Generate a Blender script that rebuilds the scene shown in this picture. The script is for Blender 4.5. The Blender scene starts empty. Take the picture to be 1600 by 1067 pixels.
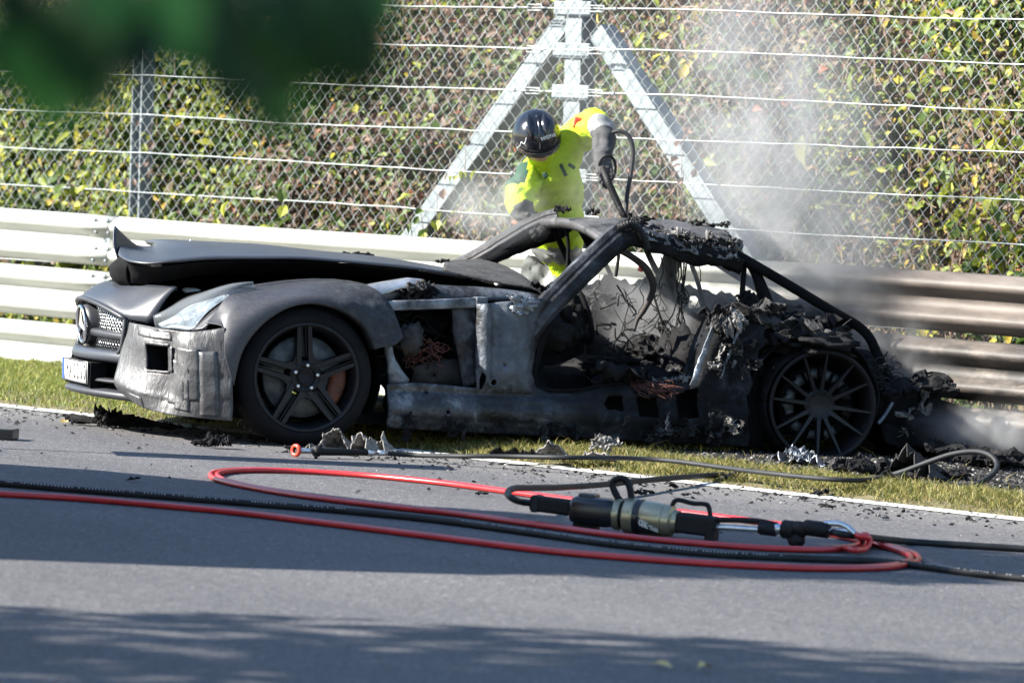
import bpy, math, random
import numpy as np
from mathutils import Vector, Matrix, noise
from mathutils.geometry import delaunay_2d_cdt
random.seed(7); RNG = np.random.default_rng(7)
scene = bpy.context.scene
COL = scene.collection

# ------------------------------------------------------------------ camera, sky, sun, exposure
FPX, CAM_H = 8000.0, 1.34
PITCH, ROLL = math.atan(253/8000), math.atan(.0546)
vd = Vector((0, math.cos(PITCH), -math.sin(PITCH)))
_r = Vector((1, 0, 0)); _u = Vector((0, math.sin(PITCH), math.cos(PITCH)))
vr = _r*math.cos(ROLL)+_u*math.sin(ROLL); vu = _u*math.cos(ROLL)-_r*math.sin(ROLL)
CAM = Vector((0, 0, CAM_H))
cd = bpy.data.cameras.new('camera'); cam = bpy.data.objects.new('camera', cd); COL.objects.link(cam)
cam.matrix_world = Matrix(((vr.x, vu.x, -vd.x, 0), (vr.y, vu.y, -vd.y, 0), (vr.z, vu.z, -vd.z, CAM_H), (0, 0, 0, 1)))
cd.lens = 180; cd.sensor_width = 36; cd.clip_start = .05; cd.clip_end = 600
cd.dof.use_dof = True; cd.dof.focus_distance = 23.8; cd.dof.aperture_fstop = 5.0
scene.camera = cam
SUN_EL, SUN_AZ = math.radians(33), math.radians(-100)
SUN = Vector((math.cos(SUN_EL)*math.sin(SUN_AZ), math.cos(SUN_EL)*math.cos(SUN_AZ), math.sin(SUN_EL)))
world = bpy.data.worlds.new('World'); scene.world = world; world.use_nodes = True
wn = world.node_tree.nodes; sky = wn.new('ShaderNodeTexSky'); sky.sky_type = 'NISHITA'; sky.sun_disc = False
sky.air_density = 1.3; sky.dust_density = .3; sky.ozone_density = 4.0; sky.sun_elevation = SUN_EL; sky.sun_rotation = SUN_AZ
wn['Background'].inputs[1].default_value = .075
world.node_tree.links.new(sky.outputs[0], wn['Background'].inputs[0])
sl = bpy.data.lights.new('sun', 'SUN'); sl.energy = 5.0; sl.angle = math.radians(.5); sl.color = (1, .95, .86)
so = bpy.data.objects.new('sun', sl); COL.objects.link(so); so.rotation_euler = SUN.to_track_quat('Z', 'Y').to_euler(); so.location = (-20, 2, 20)
vs = scene.view_settings; vs.view_transform = 'Standard'; vs.look = 'None'; vs.exposure = 2.05; vs.gamma = 1; vs.use_curve_mapping = False
cy = scene.cycles
cy.use_denoising = True; cy.volume_bounces = 1; cy.max_bounces = 6; cy.transparent_max_bounces = 12
cy.volume_step_rate = .5; cy.volume_max_steps = 256

# ------------------------------------------------------------------ measuring frames (ground, track, car)
def ray(x, y): return vd+vr*((x-800)/FPX)+vu*((533.5-y)/FPX)
def hit(x, y, n, c):
    k = ray(x, y); return CAM+k*((c-CAM.dot(n))/k.dot(n))
def at(x, y, z=0): return hit(x, y, Vector((0, 0, 1)), z)
_a, _b = at(0, 633), at(1600, 812)
P0 = at(479, 687); TD = (_b-_a).normalized(); ND = Vector((-TD.y, TD.x, 0)); TANG = math.atan2(TD.y, TD.x)
def tr(p): q = p-P0; return Vector((q.dot(TD), q.dot(ND), p.z))          # world -> track (along, across, up)
def tw(t, n, z=0): return P0+TD*t+ND*n+Vector((0, 0, z))
def onfence(x, y, n): return tr(hit(x, y, ND, P0.dot(ND)+n))             # a point on the upright plane n metres past the edge line
NR = 3.2                                              # guardrail
NF = NR+.55                                                              # fence
TH = math.radians(18)
FW = Vector((-math.cos(TH), -math.sin(TH), 0)); SD = Vector((math.sin(TH), -math.cos(TH), 0))
_h = CAM+ray(479, 592)*24.662
OC = Vector((_h.x, _h.y, 0))-SD*.93
CARROT = math.atan2(FW.y, FW.x)
def S(x, y, v):                                                          # car frame: forward, left, up on the lengthwise plane v
    p = hit(x, y, SD, OC.dot(SD)+v); q = p-OC; return Vector((q.dot(FW), v, p.z))
def cw(p): return OC+FW*p[0]+SD*p[1]+Vector((0, 0, p[2]))
def wc(p): q = p-OC; return Vector((q.dot(FW), q.dot(SD), p.z))

# ------------------------------------------------------------------ materials
class NT:
    def __init__(s, name):
        s.m = bpy.data.materials.new(name); s.m.use_nodes = True; s.t = s.m.node_tree; s.n = s.t.nodes
        s.p = s.n['Principled BSDF']; s.out = s.n['Material Output']; s.tc = s.n.new('ShaderNodeTexCoord')
    def link(s, a, b): s.t.links.new(a, b)
    def node(s, k, ins=None, **kw):
        nd = s.n.new(k)
        for a, b in kw.items(): setattr(nd, a, b)
        for i, v in (ins or {}).items():
            if hasattr(v, 'is_output'): s.link(v, nd.inputs[i])
            else: nd.inputs[i].default_value = v
        return nd
    def noise(s, scale, detail=6, rough=.6, coord=None, stretch=None, dist=0):
        c = coord or s.tc.outputs['Object']
        if stretch: c = s.node('ShaderNodeMapping', {0: c, 3: stretch}).outputs[0]
        return s.node('ShaderNodeTexNoise', {'Vector': c, 'Scale': scale, 'Detail': detail, 'Roughness': rough, 'Distortion': dist}).outputs['Fac']
    def ramp(s, f, stops, interp='LINEAR'):
        r = s.n.new('ShaderNodeValToRGB'); s.link(f, r.inputs[0]); e = r.color_ramp; e.interpolation = interp
        while len(e.elements) < len(stops): e.elements.new(.5)
        for el, (p, c) in zip(e.elements, stops):
            el.position = p; el.color = (*c, 1) if hasattr(c, '__len__') else (c, c, c, 1)
        return r.outputs[0]
    def mix(s, f, a, b):
        m = s.n.new('ShaderNodeMix'); m.data_type = 'RGBA'
        for sock, v in ((m.inputs[0], f), (m.inputs[6], a), (m.inputs[7], b)):
            if hasattr(v, 'is_output'): s.link(v, sock)
            else: sock.default_value = v if not hasattr(v, '__len__') else (*v, 1)
        return m.outputs[2]
    def math(s, op, a, b=0, c=0, clamp=False):
        m = s.n.new('ShaderNodeMath'); m.operation = op; m.use_clamp = clamp
        for i, v in enumerate((a, b, c)):
            if hasattr(v, 'is_output'): s.link(v, m.inputs[i])
            else: m.inputs[i].default_value = v
        return m.outputs[0]
    def sep(s, v):
        n_ = s.n.new('ShaderNodeSeparateXYZ'); s.link(v, n_.inputs[0]); return n_.outputs
    def smooth(s, v, a, b):
        m = s.n.new('ShaderNodeMapRange'); m.interpolation_type = 'SMOOTHSTEP'; s.link(v, m.inputs[0])
        m.inputs[1].default_value = a; m.inputs[2].default_value = b; return m.outputs[0]
    def bump(s, f, strength=.3, dist=.01, prev=None):
        b = s.node('ShaderNodeBump', {'Height': f, 'Strength': strength, 'Distance': dist})
        if prev: s.link(prev, b.inputs['Normal'])
        s.link(b.outputs[0], s.p.inputs['Normal']); return b.outputs[0]
    def fin(s, col=None, rough=.6, metal=0, spec=None):
        for k, v in (('Base Color', col), ('Roughness', rough), ('Metallic', metal), ('Specular IOR Level', spec)):
            if v is None: continue
            if hasattr(v, 'is_output'): s.link(v, s.p.inputs[k])
            else: s.p.inputs[k].default_value = (*v, 1) if hasattr(v, '__len__') else v
        return s.m

def simple(name, c1, c2=None, scale=8, rough=.6, metal=0, lo=.38, hi=.62, bump=0, bscale=60, bd=.004, spec=None, c3=None, c3at=.68, s3=25, detail=7):
    k = NT(name); col = c1
    if c2 is not None: col = k.ramp(k.noise(scale, detail, .65), [(lo, c1), (hi, c2)])
    if c3 is not None: col = k.mix(k.ramp(k.noise(s3, 5, .7), [(c3at, 0), (c3at+.06, 1)]), col, c3)
    if bump: k.bump(k.noise(bscale, 5, .6), bump, bd)
    return k.fin(col, rough, metal, spec)

MAT = {}
MAT['paint'] = simple('matte_wrap', (.020, .021, .026), (.030, .032, .039), 3, .46, bump=.08, bscale=300, bd=.001, c3=(.10, .10, .105), c3at=.74, s3=40)
MAT['hoodpaint'] = simple('matte_hood', (.022, .025, .033), (.032, .036, .045), 2.5, .42, c3=(.07, .068, .065), c3at=.73, s3=30)
MAT['char'] = simple('char', (.004, .004, .0045), (.014, .0135, .0145), 9, .9, spec=.2, bump=.8, bscale=45, bd=.012, c3=(.09, .09, .10), c3at=.70, s3=55)
MAT['charsmooth'] = simple('soot_black', (.0035, .0035, .004), (.008, .008, .009), 7, .92, spec=.12, bump=.3, bscale=40, bd=.006)
MAT['liner'] = simple('hood_liner', (.004, .0035, .0035), (.014, .010, .009), 5, .4, lo=.45, hi=.75)
MAT['rubber'] = simple('rubber', (.0045, .0045, .0055), (.008, .008, .0095), 10, .85, spec=.2, bump=.15, bscale=120, bd=.002)
MAT['rim'] = simple('rim_black', (.005, .0055, .0075), (.009, .010, .0125), 8, .45, spec=.28, bump=.05, bscale=90, bd=.001)
MAT['rimburnt'] = simple('rim_burnt', (.006, .006, .0065), (.011, .011, .012), 10, .7, spec=.25, c3=(.05, .05, .052), c3at=.70, s3=20)
MAT['ash'] = simple('ash', (.06, .057, .053), (.26, .25, .24), 14, .9, bump=.9, bscale=60, bd=.01, c3=(.02, .02, .02), c3at=.56, s3=22)
MAT['ashdark'] = simple('dark_ash', (.006, .006, .006), (.040, .038, .037), 12, .85, bump=.9, bscale=55, bd=.01, c3=(.17, .17, .18), c3at=.67, s3=35)
MAT['roof'] = simple('burnt_roof', (.016, .016, .018), (.085, .083, .088), 6, .7, lo=.35, hi=.7, bump=.7, bscale=45, bd=.008, c3=(.006, .006, .006), c3at=.56, s3=14)
MAT['alu'] = simple('aluminium', (.30, .32, .34), (.50, .52, .55), 9, .45, .85, bump=.2, bscale=70, bd=.003)
MAT['aludirty'] = simple('sooty_aluminium', (.03, .033, .040), (.20, .22, .25), 6, .5, .5, lo=.4, hi=.6, bump=.2, bscale=50, bd=.003)
MAT['disc'] = simple('brake_disc', (.04, .045, .048), (.095, .105, .11), 14, .55, .5)
MAT['caliper'] = simple('scorched_caliper', (.035, .010, .005), (.13, .036, .013), 16, .7, bump=.3, bscale=60, bd=.003)
MAT['chrome'] = simple('chrome', (.62, .63, .66), rough=.18, metal=1)
MAT['wire'] = simple('wire_black', (.008, .008, .008), rough=.7)
MAT['copper'] = simple('bare_wire', (.03, .009, .006), (.10, .028, .016), 20, .6)
MAT['rust'] = simple('brown_panel', (.010, .008, .0075), (.030, .022, .018), 9, .75, bump=.3, bscale=40, bd=.004)
MAT['plate'] = simple('plate_white', (.72, .72, .70), rough=.4)
MAT['print'] = simple('print_black', (.012, .012, .014), rough=.5)
MAT['blue'] = simple('plate_blue', (.03, .08, .35), rough=.4)
MAT['hosered'] = simple('red_hose', (.34, .012, .014), (.46, .020, .022), 5, .34, spec=.6)
MAT['hosegrey'] = simple('black_hose', (.008, .009, .011), (.015, .017, .019), 8, .62, spec=.3, bump=.1, bscale=200, bd=.001)
MAT['steel'] = simple('steel', (.45, .47, .50), (.58, .60, .62), 20, .3, .9)
MAT['gold'] = simple('champagne_metal', (.30, .27, .185), (.37, .335, .235), 12, .36, .75)
MAT['toolblack'] = simple('tool_black', (.005, .006, .009), rough=.3)
MAT['toolrubber'] = simple('tool_rubber', (.005, .005, .006), rough=.65, spec=.3)
MAT['white'] = simple('white_ink', (.60, .60, .58), rough=.5)
MAT['hoseink'] = simple('hose_ink', (.42, .43, .42), rough=.6)
MAT['redplastic'] = simple('red_plastic', (.50, .045, .02), rough=.4)
MAT['galv'] = simple('galvanised', (.125, .148, .160), (.20, .23, .245), 7, .5, .1, bump=.1, bscale=40, bd=.003)
MAT['wiregalv'] = simple('fence_wire', (.24, .26, .26), (.36, .38, .38), 5, .42, .4)
MAT['helmet'] = simple('helmet_black', (.006, .0065, .009), rough=.16, spec=.6)
MAT['visor'] = simple('visor', (.05, .043, .04), rough=.15)
MAT['skin'] = simple('skin', (.42, .23, .16), (.48, .27, .19), 12, .55)
MAT['hivis'] = simple('hivis_yellow', (.50, .66, .012), (.40, .55, .010), 7, .7, bump=.6, bscale=13, bd=.04)
MAT['reflective'] = simple('reflective_grey', (.15, .155, .155), (.22, .225, .22), 10, .45, bump=.2, bscale=20, bd=.01)
MAT['green'] = simple('dark_green', (.005, .035, .018), (.008, .05, .026), 10, .8, bump=.3, bscale=16, bd=.02)
MAT['glove'] = simple('glove_grey', (.022, .023, .025), (.05, .05, .053), 12, .8, bump=.3, bscale=30, bd=.01)
MAT['badge'] = simple('red_badge', (.60, .05, .03), rough=.6)
MAT['line'] = simple('line_paint', (.55, .54, .50), (.36, .35, .33), 9, .8, lo=.45, hi=.75, bump=.4, bscale=150, bd=.003)
MAT['soil'] = simple('soil', (.075, .06, .035), (.13, .10, .05), 9, .95, bump=.8, bscale=40, bd=.02)
MAT['twig'] = simple('twig', (.10, .065, .045), (.17, .12, .085), 6, .85)
MAT['bark'] = simple('bark', (.07, .052, .038), (.13, .10, .075), 6, .9, bump=.6, bscale=25, bd=.02)
MAT['van'] = simple('van_paint', (.45, .03, .03), rough=.35)
MAT['glassdark'] = simple('dark_glass', (.02, .02, .025), rough=.08)

def burnt_steel():
    k = NT('burnt_steel'); n1 = k.noise(3.2, 8, .68, dist=.4); n2 = k.noise(9, 8, .7)
    col = k.ramp(n1, [(.30, (.005, .005, .0055)), (.44, (.012, .013, .016)), (.55, (.045, .052, .064)), (.66, (.20, .22, .25))])
    rust = k.ramp(n2, [(.50, 0), (.64, .85)]); col = k.mix(rust, col, (.012, .010, .0095))
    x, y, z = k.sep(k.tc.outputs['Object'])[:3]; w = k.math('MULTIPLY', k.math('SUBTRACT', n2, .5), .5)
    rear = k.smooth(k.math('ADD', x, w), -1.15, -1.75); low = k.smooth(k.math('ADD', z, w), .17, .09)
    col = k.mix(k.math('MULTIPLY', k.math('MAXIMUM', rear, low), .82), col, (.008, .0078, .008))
    pil = k.math('MULTIPLY', k.math('MULTIPLY', k.smooth(k.math('ADD', x, w), -1.22, -1.08), k.smooth(k.math('ADD', x, w), -.80, -.92)), k.smooth(k.math('ADD', z, w), .26, .40))
    col = k.mix(k.math('MULTIPLY', pil, k.ramp(k.noise(6, 7, .7), [(.38, .05), (.62, .6)])), col, (.12, .138, .165))
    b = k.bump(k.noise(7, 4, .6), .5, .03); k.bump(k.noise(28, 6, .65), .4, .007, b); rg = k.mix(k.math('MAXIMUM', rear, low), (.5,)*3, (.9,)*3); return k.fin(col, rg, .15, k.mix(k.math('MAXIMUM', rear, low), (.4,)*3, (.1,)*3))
MAT['burnt'] = burnt_steel()
def tape():
    k = NT('tape_wrap'); st = k.noise(9, 5, .6, stretch=(1.3, 1.3, .5), dist=1.2); fine = k.noise(34, 4, .6, stretch=(1.4, 1.4, .5), dist=.8)
    col = k.ramp(k.noise(5, 5, .6), [(.35, (.028, .029, .032)), (.65, (.050, .050, .054))])
    b = k.bump(st, .5, .02); k.bump(fine, .30, .005, b)
    return k.fin(col, k.ramp(fine, [(.4, .42), (.6, .58)]), .1, .6)
MAT['tape'] = tape()
MAT['reflector'] = simple('reflector', (.16, .17, .18), (.40, .42, .44), 18, .35, .1, lo=.4, hi=.6, bump=.4, bscale=30, bd=.01)
MAT['tapelight'] = simple('tape_grey', (.030, .031, .034), (.052, .053, .057), 7, .42, .1, bump=.5, bscale=26, bd=.01, spec=.6)
def fender_paint():
    k = NT('scorched_wrap'); x, y, z = k.sep(k.tc.outputs['Object'])[:3]
    n = k.noise(14, 8, .72); m = k.smooth(k.math('ADD', k.math('MULTIPLY', x, -1), k.math('MULTIPLY', n, .35)), .05, .42)
    base = k.ramp(k.noise(4, 5, .6), [(.35, (.020, .021, .026)), (.65, (.030, .031, .038))])
    scorch = k.ramp(k.noise(26, 8, .75), [(.38, (.006, .007, .009)), (.58, (.022, .026, .031)), (.72, (.075, .072, .07))])
    sc = k.ramp(k.noise(7, 9, .8, stretch=(1, 1, 3), dist=2.5), [(.485, 0), (.5, .55), (.515, 0)]); base = k.mix(sc, base, (.10, .10, .105)); dust = k.ramp(k.noise(130, 3, .6), [(.62, 0), (.72, .5)]); base = k.mix(dust, base, (.075, .075, .078))
    k.bump(k.math('MULTIPLY', k.noise(60, 6, .7), m), .5, .006)
    return k.fin(k.mix(m, base, scorch), k.mix(m, (.45,)*3, (.72,)*3))
MAT['fender'] = fender_paint()
def lens():
    k = NT('headlight_lens'); tr_ = k.n.new('ShaderNodeBsdfTransparent'); tr_.inputs[0].default_value = (.9, .93, .95, 1)
    k.fin((.40, .43, .46), .06); mx = k.n.new('ShaderNodeMixShader'); mx.inputs[0].default_value = .14
    k.link(tr_.outputs[0], mx.inputs[1]); k.link(k.p.outputs[0], mx.inputs[2]); k.link(mx.outputs[0], k.out.inputs[0]); return k.m
MAT['lens'] = lens()
def rail_mat():
    k = NT('guardrail_zinc'); c = k.tc.outputs['Object']; x, y, z = k.sep(c)[:3]
    base = k.ramp(k.noise(2.5, 6, .6, stretch=(1, 3, 6)), [(.3, (.32, .325, .30)), (.7, (.43, .435, .405))])
    base = k.mix(k.ramp(k.noise(7, 6, .7, stretch=(1, 1, 3)), [(.58, 0), (.75, .35)]), base, (.42, .40, .33))
    soot = k.smooth(k.math('ADD', x, k.math('MULTIPLY', k.noise(1.6, 5, .6), .8)), -.1, 1.25)
    brown = k.ramp(k.noise(5, 6, .65, stretch=(.5, 1, 2.5)), [(.35, (.058, .048, .041)), (.65, (.125, .104, .089))])
    col = k.mix(soot, base, brown)
    blk = k.math('MULTIPLY', k.ramp(k.noise(2.4, 7, .7, stretch=(.8, 1, 2.2)), [(.44, 0), (.56, 1)]), k.math('MULTIPLY', k.smooth(x, .35, 1.1), k.smooth(z, .85, .5)))
    col = k.mix(blk, col, (.016, .015, .0145))
    k.bump(k.noise(18, 6, .6), .2, .008)
    return k.fin(col, k.mix(soot, (.5,)*3, (.62,)*3), .0, k.mix(soot, (.5,)*3, (.45,)*3))
MAT['rail'] = rail_mat()
def asphalt():
    k = NT('asphalt'); c = k.tc.outputs['Object']
    v = k.node('ShaderNodeTexVoronoi', {'Vector': c, 'Scale': 95.}); f = k.noise(90, 6, .75)
    base = k.ramp(v.outputs['Color'], [(.12, (.035, .035, .039)), (.5, (.080, .078, .082)), (.85, (.135, .132, .134)), (.97, (.30, .295, .29))])
    base = k.mix(k.ramp(f, [(.35, .55), (.6, 0)]), base, (.045, .045, .049))
    big = k.ramp(k.noise(.8, 6, .65, stretch=(.25, 1.2, 1)), [(.3, (.72, .72, .75)), (.7, (1.15, 1.13, 1.11))])
    col = k.node('ShaderNodeMix', data_type='RGBA', blend_type='MULTIPLY'); col.inputs[0].default_value = 1
    k.link(base, col.inputs[6]); k.link(big, col.inputs[7])
    y = k.sep(c)[1]
    dust = k.math('MULTIPLY', k.smooth(y, -1.15, -.1), k.ramp(k.noise(5, 8, .75), [(.35, .1), (.62, .75)]))
    c2 = k.mix(dust, col.outputs[2], (.15, .142, .132))
    b = k.bump(v.outputs['Distance'], .55, .006); k.bump(f, .5, .004, b)
    return k.fin(c2, .78, 0, .4)
MAT['asphalt'] = asphalt()
def verge_mat():
    k = NT('verge_soil'); c = k.tc.outputs['Object']; x, y, z = k.sep(c)[:3]
    soil = k.ramp(k.noise(14, 7, .7), [(.35, (.07, .062, .03)), (.65, (.15, .125, .06))])
    burn = k.ramp(k.noise(26, 8, .75), [(.35, (.010, .010, .010)), (.58, (.05, .047, .045)), (.72, (.20, .195, .19))])
    m = k.math('MULTIPLY', k.smooth(k.math('ADD', x, k.math('MULTIPLY', k.noise(2.2, 5, .6), .5)), 1.05, 1.45),
               k.smooth(k.math('ADD', y, k.math('MULTIPLY', k.noise(6, 5, .6), .25)), .62, .82))
    k.bump(k.noise(45, 6, .7), .9, .02); return k.fin(k.mix(m, soil, burn), .95)
MAT['verge'] = verge_mat()
def leafmat(name, stops, trans=.35):
    k = NT(name); g = k.n.new('ShaderNodeNewGeometry')
    col = k.ramp(g.outputs['Random Per Island'], stops); k.fin(col, .55, 0, .35)
    t = k.n.new('ShaderNodeBsdfTranslucent'); k.link(col, t.inputs[0]); mx = k.n.new('ShaderNodeMixShader'); mx.inputs[0].default_value = trans
    k.link(k.p.outputs[0], mx.inputs[1]); k.link(t.outputs[0], mx.inputs[2]); k.link(mx.outputs[0], k.out.inputs[0]); return k.m
MAT['leafgreen'] = leafmat('leaf_green', [(0, (.035, .07, .016)), (.4, (.065, .11, .024)), (.75, (.105, .15, .034)), (1, (.17, .21, .07))])
MAT['leafyellow'] = leafmat('leaf_yellow', [(0, (.12, .16, .02)), (.5, (.22, .26, .03)), (.8, (.36, .34, .04)), (1, (.40, .26, .05))])
MAT['leafbrown'] = leafmat('leaf_brown', [(0, (.075, .045, .034)), (.4, (.135, .085, .064)), (.75, (.20, .135, .105)), (.92, (.27, .20, .15)), (1, (.32, .09, .035))])
MAT['grass'] = leafmat('grass_blades', [(0, (.055, .08, .014)), (.35, (.12, .13, .026)), (.65, (.21, .185, .05)), (1, (.32, .25, .11))], .28)
MAT['grassgreen'] = leafmat('green_grass_blades', [(0, (.06, .10, .014)), (.4, (.13, .165, .026)), (.75, (.22, .23, .045)), (1, (.33, .29, .09))], .3)
MAT['drygrass'] = leafmat('dry_stalks', [(0, (.11, .07, .05)), (.5, (.19, .125, .09)), (1, (.29, .21, .155))], .2)
MAT['fallenleaf'] = simple('fallen_leaf', (.40, .28, .09), (.55, .44, .20), 30, .7)
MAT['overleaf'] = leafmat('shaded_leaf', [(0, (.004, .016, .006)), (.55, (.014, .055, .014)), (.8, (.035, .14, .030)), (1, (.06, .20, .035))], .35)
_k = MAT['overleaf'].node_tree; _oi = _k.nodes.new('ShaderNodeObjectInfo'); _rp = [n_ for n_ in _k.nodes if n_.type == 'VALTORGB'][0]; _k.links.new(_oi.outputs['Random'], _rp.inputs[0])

# ------------------------------------------------------------------ mesh helpers
def link(o, parent=None):
    COL.objects.link(o)
    if parent is not None: o.parent = parent
    return o
def tag(o, label=None, cat=None, group=None, kind=None):
    if label: o['label'] = label
    if cat: o['category'] = cat
    if group: o['group'] = group
    if kind: o['kind'] = kind
    return o
def empty(name, loc=(0, 0, 0), rz=0, label=None, cat=None, group=None):
    o = bpy.data.objects.new(name, None); o.location = loc; o.rotation_euler = (0, 0, rz); o.empty_display_size = .1
    return tag(link(o), label, cat, group)
def nz(p, s=1., o=0.): return noise.noise(Vector(p)*s+Vector((o*3.1, o*1.7, o*2.3)))
def fz(p, s=1., o=0., octs=4): return noise.fractal(Vector(p)*s+Vector((o*3.1, o*1.7, o*2.3)), 1., 2., octs)
def crom(P, n):
    out = []; L = len(P)
    for i in range(L-1):
        p0, p1, p2, p3 = P[max(i-1, 0)], P[i], P[i+1], P[min(i+2, L-1)]
        for k in range(n):
            t = k/n
            out.append(.5*((2*p1)+(p2-p0)*t+(2*p0-5*p1+4*p2-p3)*t*t+(3*p1-p0-3*p2+p3)*t**3))
    out.append(P[-1].copy()); return out
def path(pts, n=8): return crom([Vector(p) for p in pts], n)
class MB:
    def __init__(s): s.v = []; s.f = []; s.mi = []
    def add(s, v, f, mi=0):
        o = len(s.v); s.v += [tuple(p) for p in v]; s.f += [tuple(i+o for i in q) for q in f]; s.mi += [mi]*len(f); return s
    def tube(s, pts, r, seg=8, mi=0, closed=False, flat=1.):
        pts = [Vector(p) for p in pts]; n = len(pts); rr = r if hasattr(r, '__len__') else [r]*n
        v = []; f = []; up = None
        for i, p in enumerate(pts):
            if closed: d = pts[(i+1) % n]-pts[i-1]
            else: d = pts[min(i+1, n-1)]-pts[max(i-1, 0)]
            if d.length < 1e-9: d = Vector((0, 0, 1))
            d.normalize()
            if up is None: up = Vector((0, 0, 1)) if abs(d.z) < .9 else Vector((1, 0, 0))
            x = up.cross(d)
            if x.length < 1e-6: x = Vector((1, 0, 0)).cross(d)
            x.normalize(); y = d.cross(x); up = y
            for k in range(seg):
                a = 2*math.pi*k/seg; v.append(p+x*(math.cos(a)*rr[i])+y*(math.sin(a)*rr[i]*flat))
        m = n if closed else n-1
        for i in range(m):
            j = (i+1) % n
            for k in range(seg): f.append((i*seg+k, i*seg+(k+1) % seg, j*seg+(k+1) % seg, j*seg+k))
        if not closed: f.append(tuple(range(seg))[::-1]); f.append(tuple((n-1)*seg+k for k in range(seg)))
        return s.add(v, f, mi)
    def box(s, c, size, M=None, mi=0):
        c = Vector(c); h = Vector(size)*.5; v = []
        for z in (-1, 1):
            for y in (-1, 1):
                for x in (-1, 1):
                    p = Vector((x*h.x, y*h.y, z*h.z)); v.append(c+(M@p if M else p))
        return s.add(v, [(0, 2, 3, 1), (4, 5, 7, 6), (0, 1, 5, 4), (2, 6, 7, 3), (0, 4, 6, 2), (1, 3, 7, 5)], mi)
    def beam(s, a, b, w, h, side=(0, 1, 0), mi=0):
        a = Vector(a); b = Vector(b); d = (b-a); L = d.length; d.normalize(); y = Vector(side); x = d
        z = x.cross(y).normalized(); y = z.cross(x).normalized(); M = Matrix((x, y, z)).transposed()
        return s.box((a+b)/2, (L, w, h), M, mi)
    def lathe(s, prof, o, ax, seg=32, mi=0, ref=None, loop=False):
        o = Vector(o); ax = Vector(ax).normalized(); x = Vector(ref) if ref else (Vector((0, 0, 1)) if abs(ax.z) < .9 else Vector((1, 0, 0)))
        x = (x-ax*x.dot(ax)).normalized(); y = ax.cross(x); v = []; f = []; n = len(prof)
        for k in range(seg):
            a = 2*math.pi*k/seg; d = x*math.cos(a)+y*math.sin(a)
            for (h, r) in prof: v.append(o+ax*h+d*r)
        for k in range(seg):
            j = (k+1) % seg
            for i in range(n if loop else n-1): i2 = (i+1) % n; f.append((k*n+i, j*n+i, j*n+i2, k*n+i2))
        return s.add(v, f, mi)
    def grid(s, rows, mi=0, skip=None, close=False):
        n = len(rows[0]); v = [p for r in rows for p in r]; f = []
        for i in range(len(rows)-1):
            for j in range(n-1):
                if skip and skip(i, j): continue
                f.append((i*n+j, i*n+j+1, (i+1)*n+j+1, (i+1)*n+j))
        return s.add(v, f, mi)
    def obj(s, name, mat, parent=None, smooth=True, solid=0, bevel=0, sub=0, loc=None, rz=None, off=-1):
        me = bpy.data.meshes.new(name); me.from_pydata(s.v, [], s.f); 
        mats = mat if isinstance(mat, (list, tuple)) else [mat]
        for m in mats: me.materials.append(MAT[m])
        if len(mats) > 1: me.polygons.foreach_set('material_index', s.mi)
        if smooth: me.polygons.foreach_set('use_smooth', [True]*len(me.polygons))
        me.update(); o = bpy.data.objects.new(name, me); link(o, parent)
        if loc is not None: o.location = loc
        if rz is not None: o.rotation_euler = (0, 0, rz)
        if sub: m = o.modifiers.new('s', 'SUBSURF'); m.levels = m.render_levels = sub
        if solid: m = o.modifiers.new('t', 'SOLIDIFY'); m.thickness = solid; m.offset = off
        if bevel: m = o.modifiers.new('b', 'BEVEL'); m.width = bevel; m.segments = 2; m.limit_method = 'ANGLE'; m.angle_limit = .6
        if bevel and smooth:
            pass
        return o
def smoothgrid(rows, nu=4, nv=4):
    R = [crom([Vector(p) for p in r], nu) for r in rows]
    cols = [crom([r[j] for r in R], nv) for j in range(len(R[0]))]
    return [[cols[j][i] for j in range(len(cols))] for i in range(len(cols[0]))]
def inpoly(p, poly):
    x, y = p; c = False; n = len(poly)
    for i in range(n):
        x1, y1 = poly[i]; x2, y2 = poly[i-1]
        if (y1 > y) != (y2 > y) and x < (x2-x1)*(y-y1)/(y2-y1)+x1: c = not c
    return c
def plate2d(outline, holes=(), step=.05, dens=None):
    """triangulated flat sheet (2-D) with an exact outline, holes and inner points"""
    vs = []; es = []
    def ring(r):
        o = len(vs); pts = []
        for i in range(len(r)):
            a = Vector(r[i]); b = Vector(r[(i+1) % len(r)]); k = max(1, int((b-a).length/(step*1.2)))
            for j in range(k): pts.append(a+(b-a)*(j/k))
        for p in pts: vs.append(Vector((p[0], p[1])))
        for i in range(len(pts)): es.append((o+i, o+(i+1) % len(pts)))
    ring(outline)
    for h in holes: ring(h)
    nb = len(vs); xs = [p[0] for p in outline]; ys = [p[1] for p in outline]
    x = min(xs); row = 0
    while x < max(xs):
        y = min(ys)+(row % 2)*step/2
        while y < max(ys):
            q = (x+random.uniform(-.1, .1)*step, y+random.uniform(-.1, .1)*step)
            if inpoly(q, outline) and not any(inpoly(q, h) for h in holes):
                if min(abs(q[0]-p.x)+abs(q[1]-p.y) for p in vs[:nb]) > step*.6: vs.append(Vector(q))
            y += step
        x += step*.87; row += 1
    r = delaunay_2d_cdt(vs, es, [], 0, 1e-5)
    V = r[0]; F = []
    for t in r[2]:
        c = ((V[t[0]].x+V[t[1]].x+V[t[2]].x)/3, (V[t[0]].y+V[t[1]].y+V[t[2]].y)/3)
        if inpoly(c, outline) and not any(inpoly(c, h) for h in holes): F.append(tuple(t))
    return V, F
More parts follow.
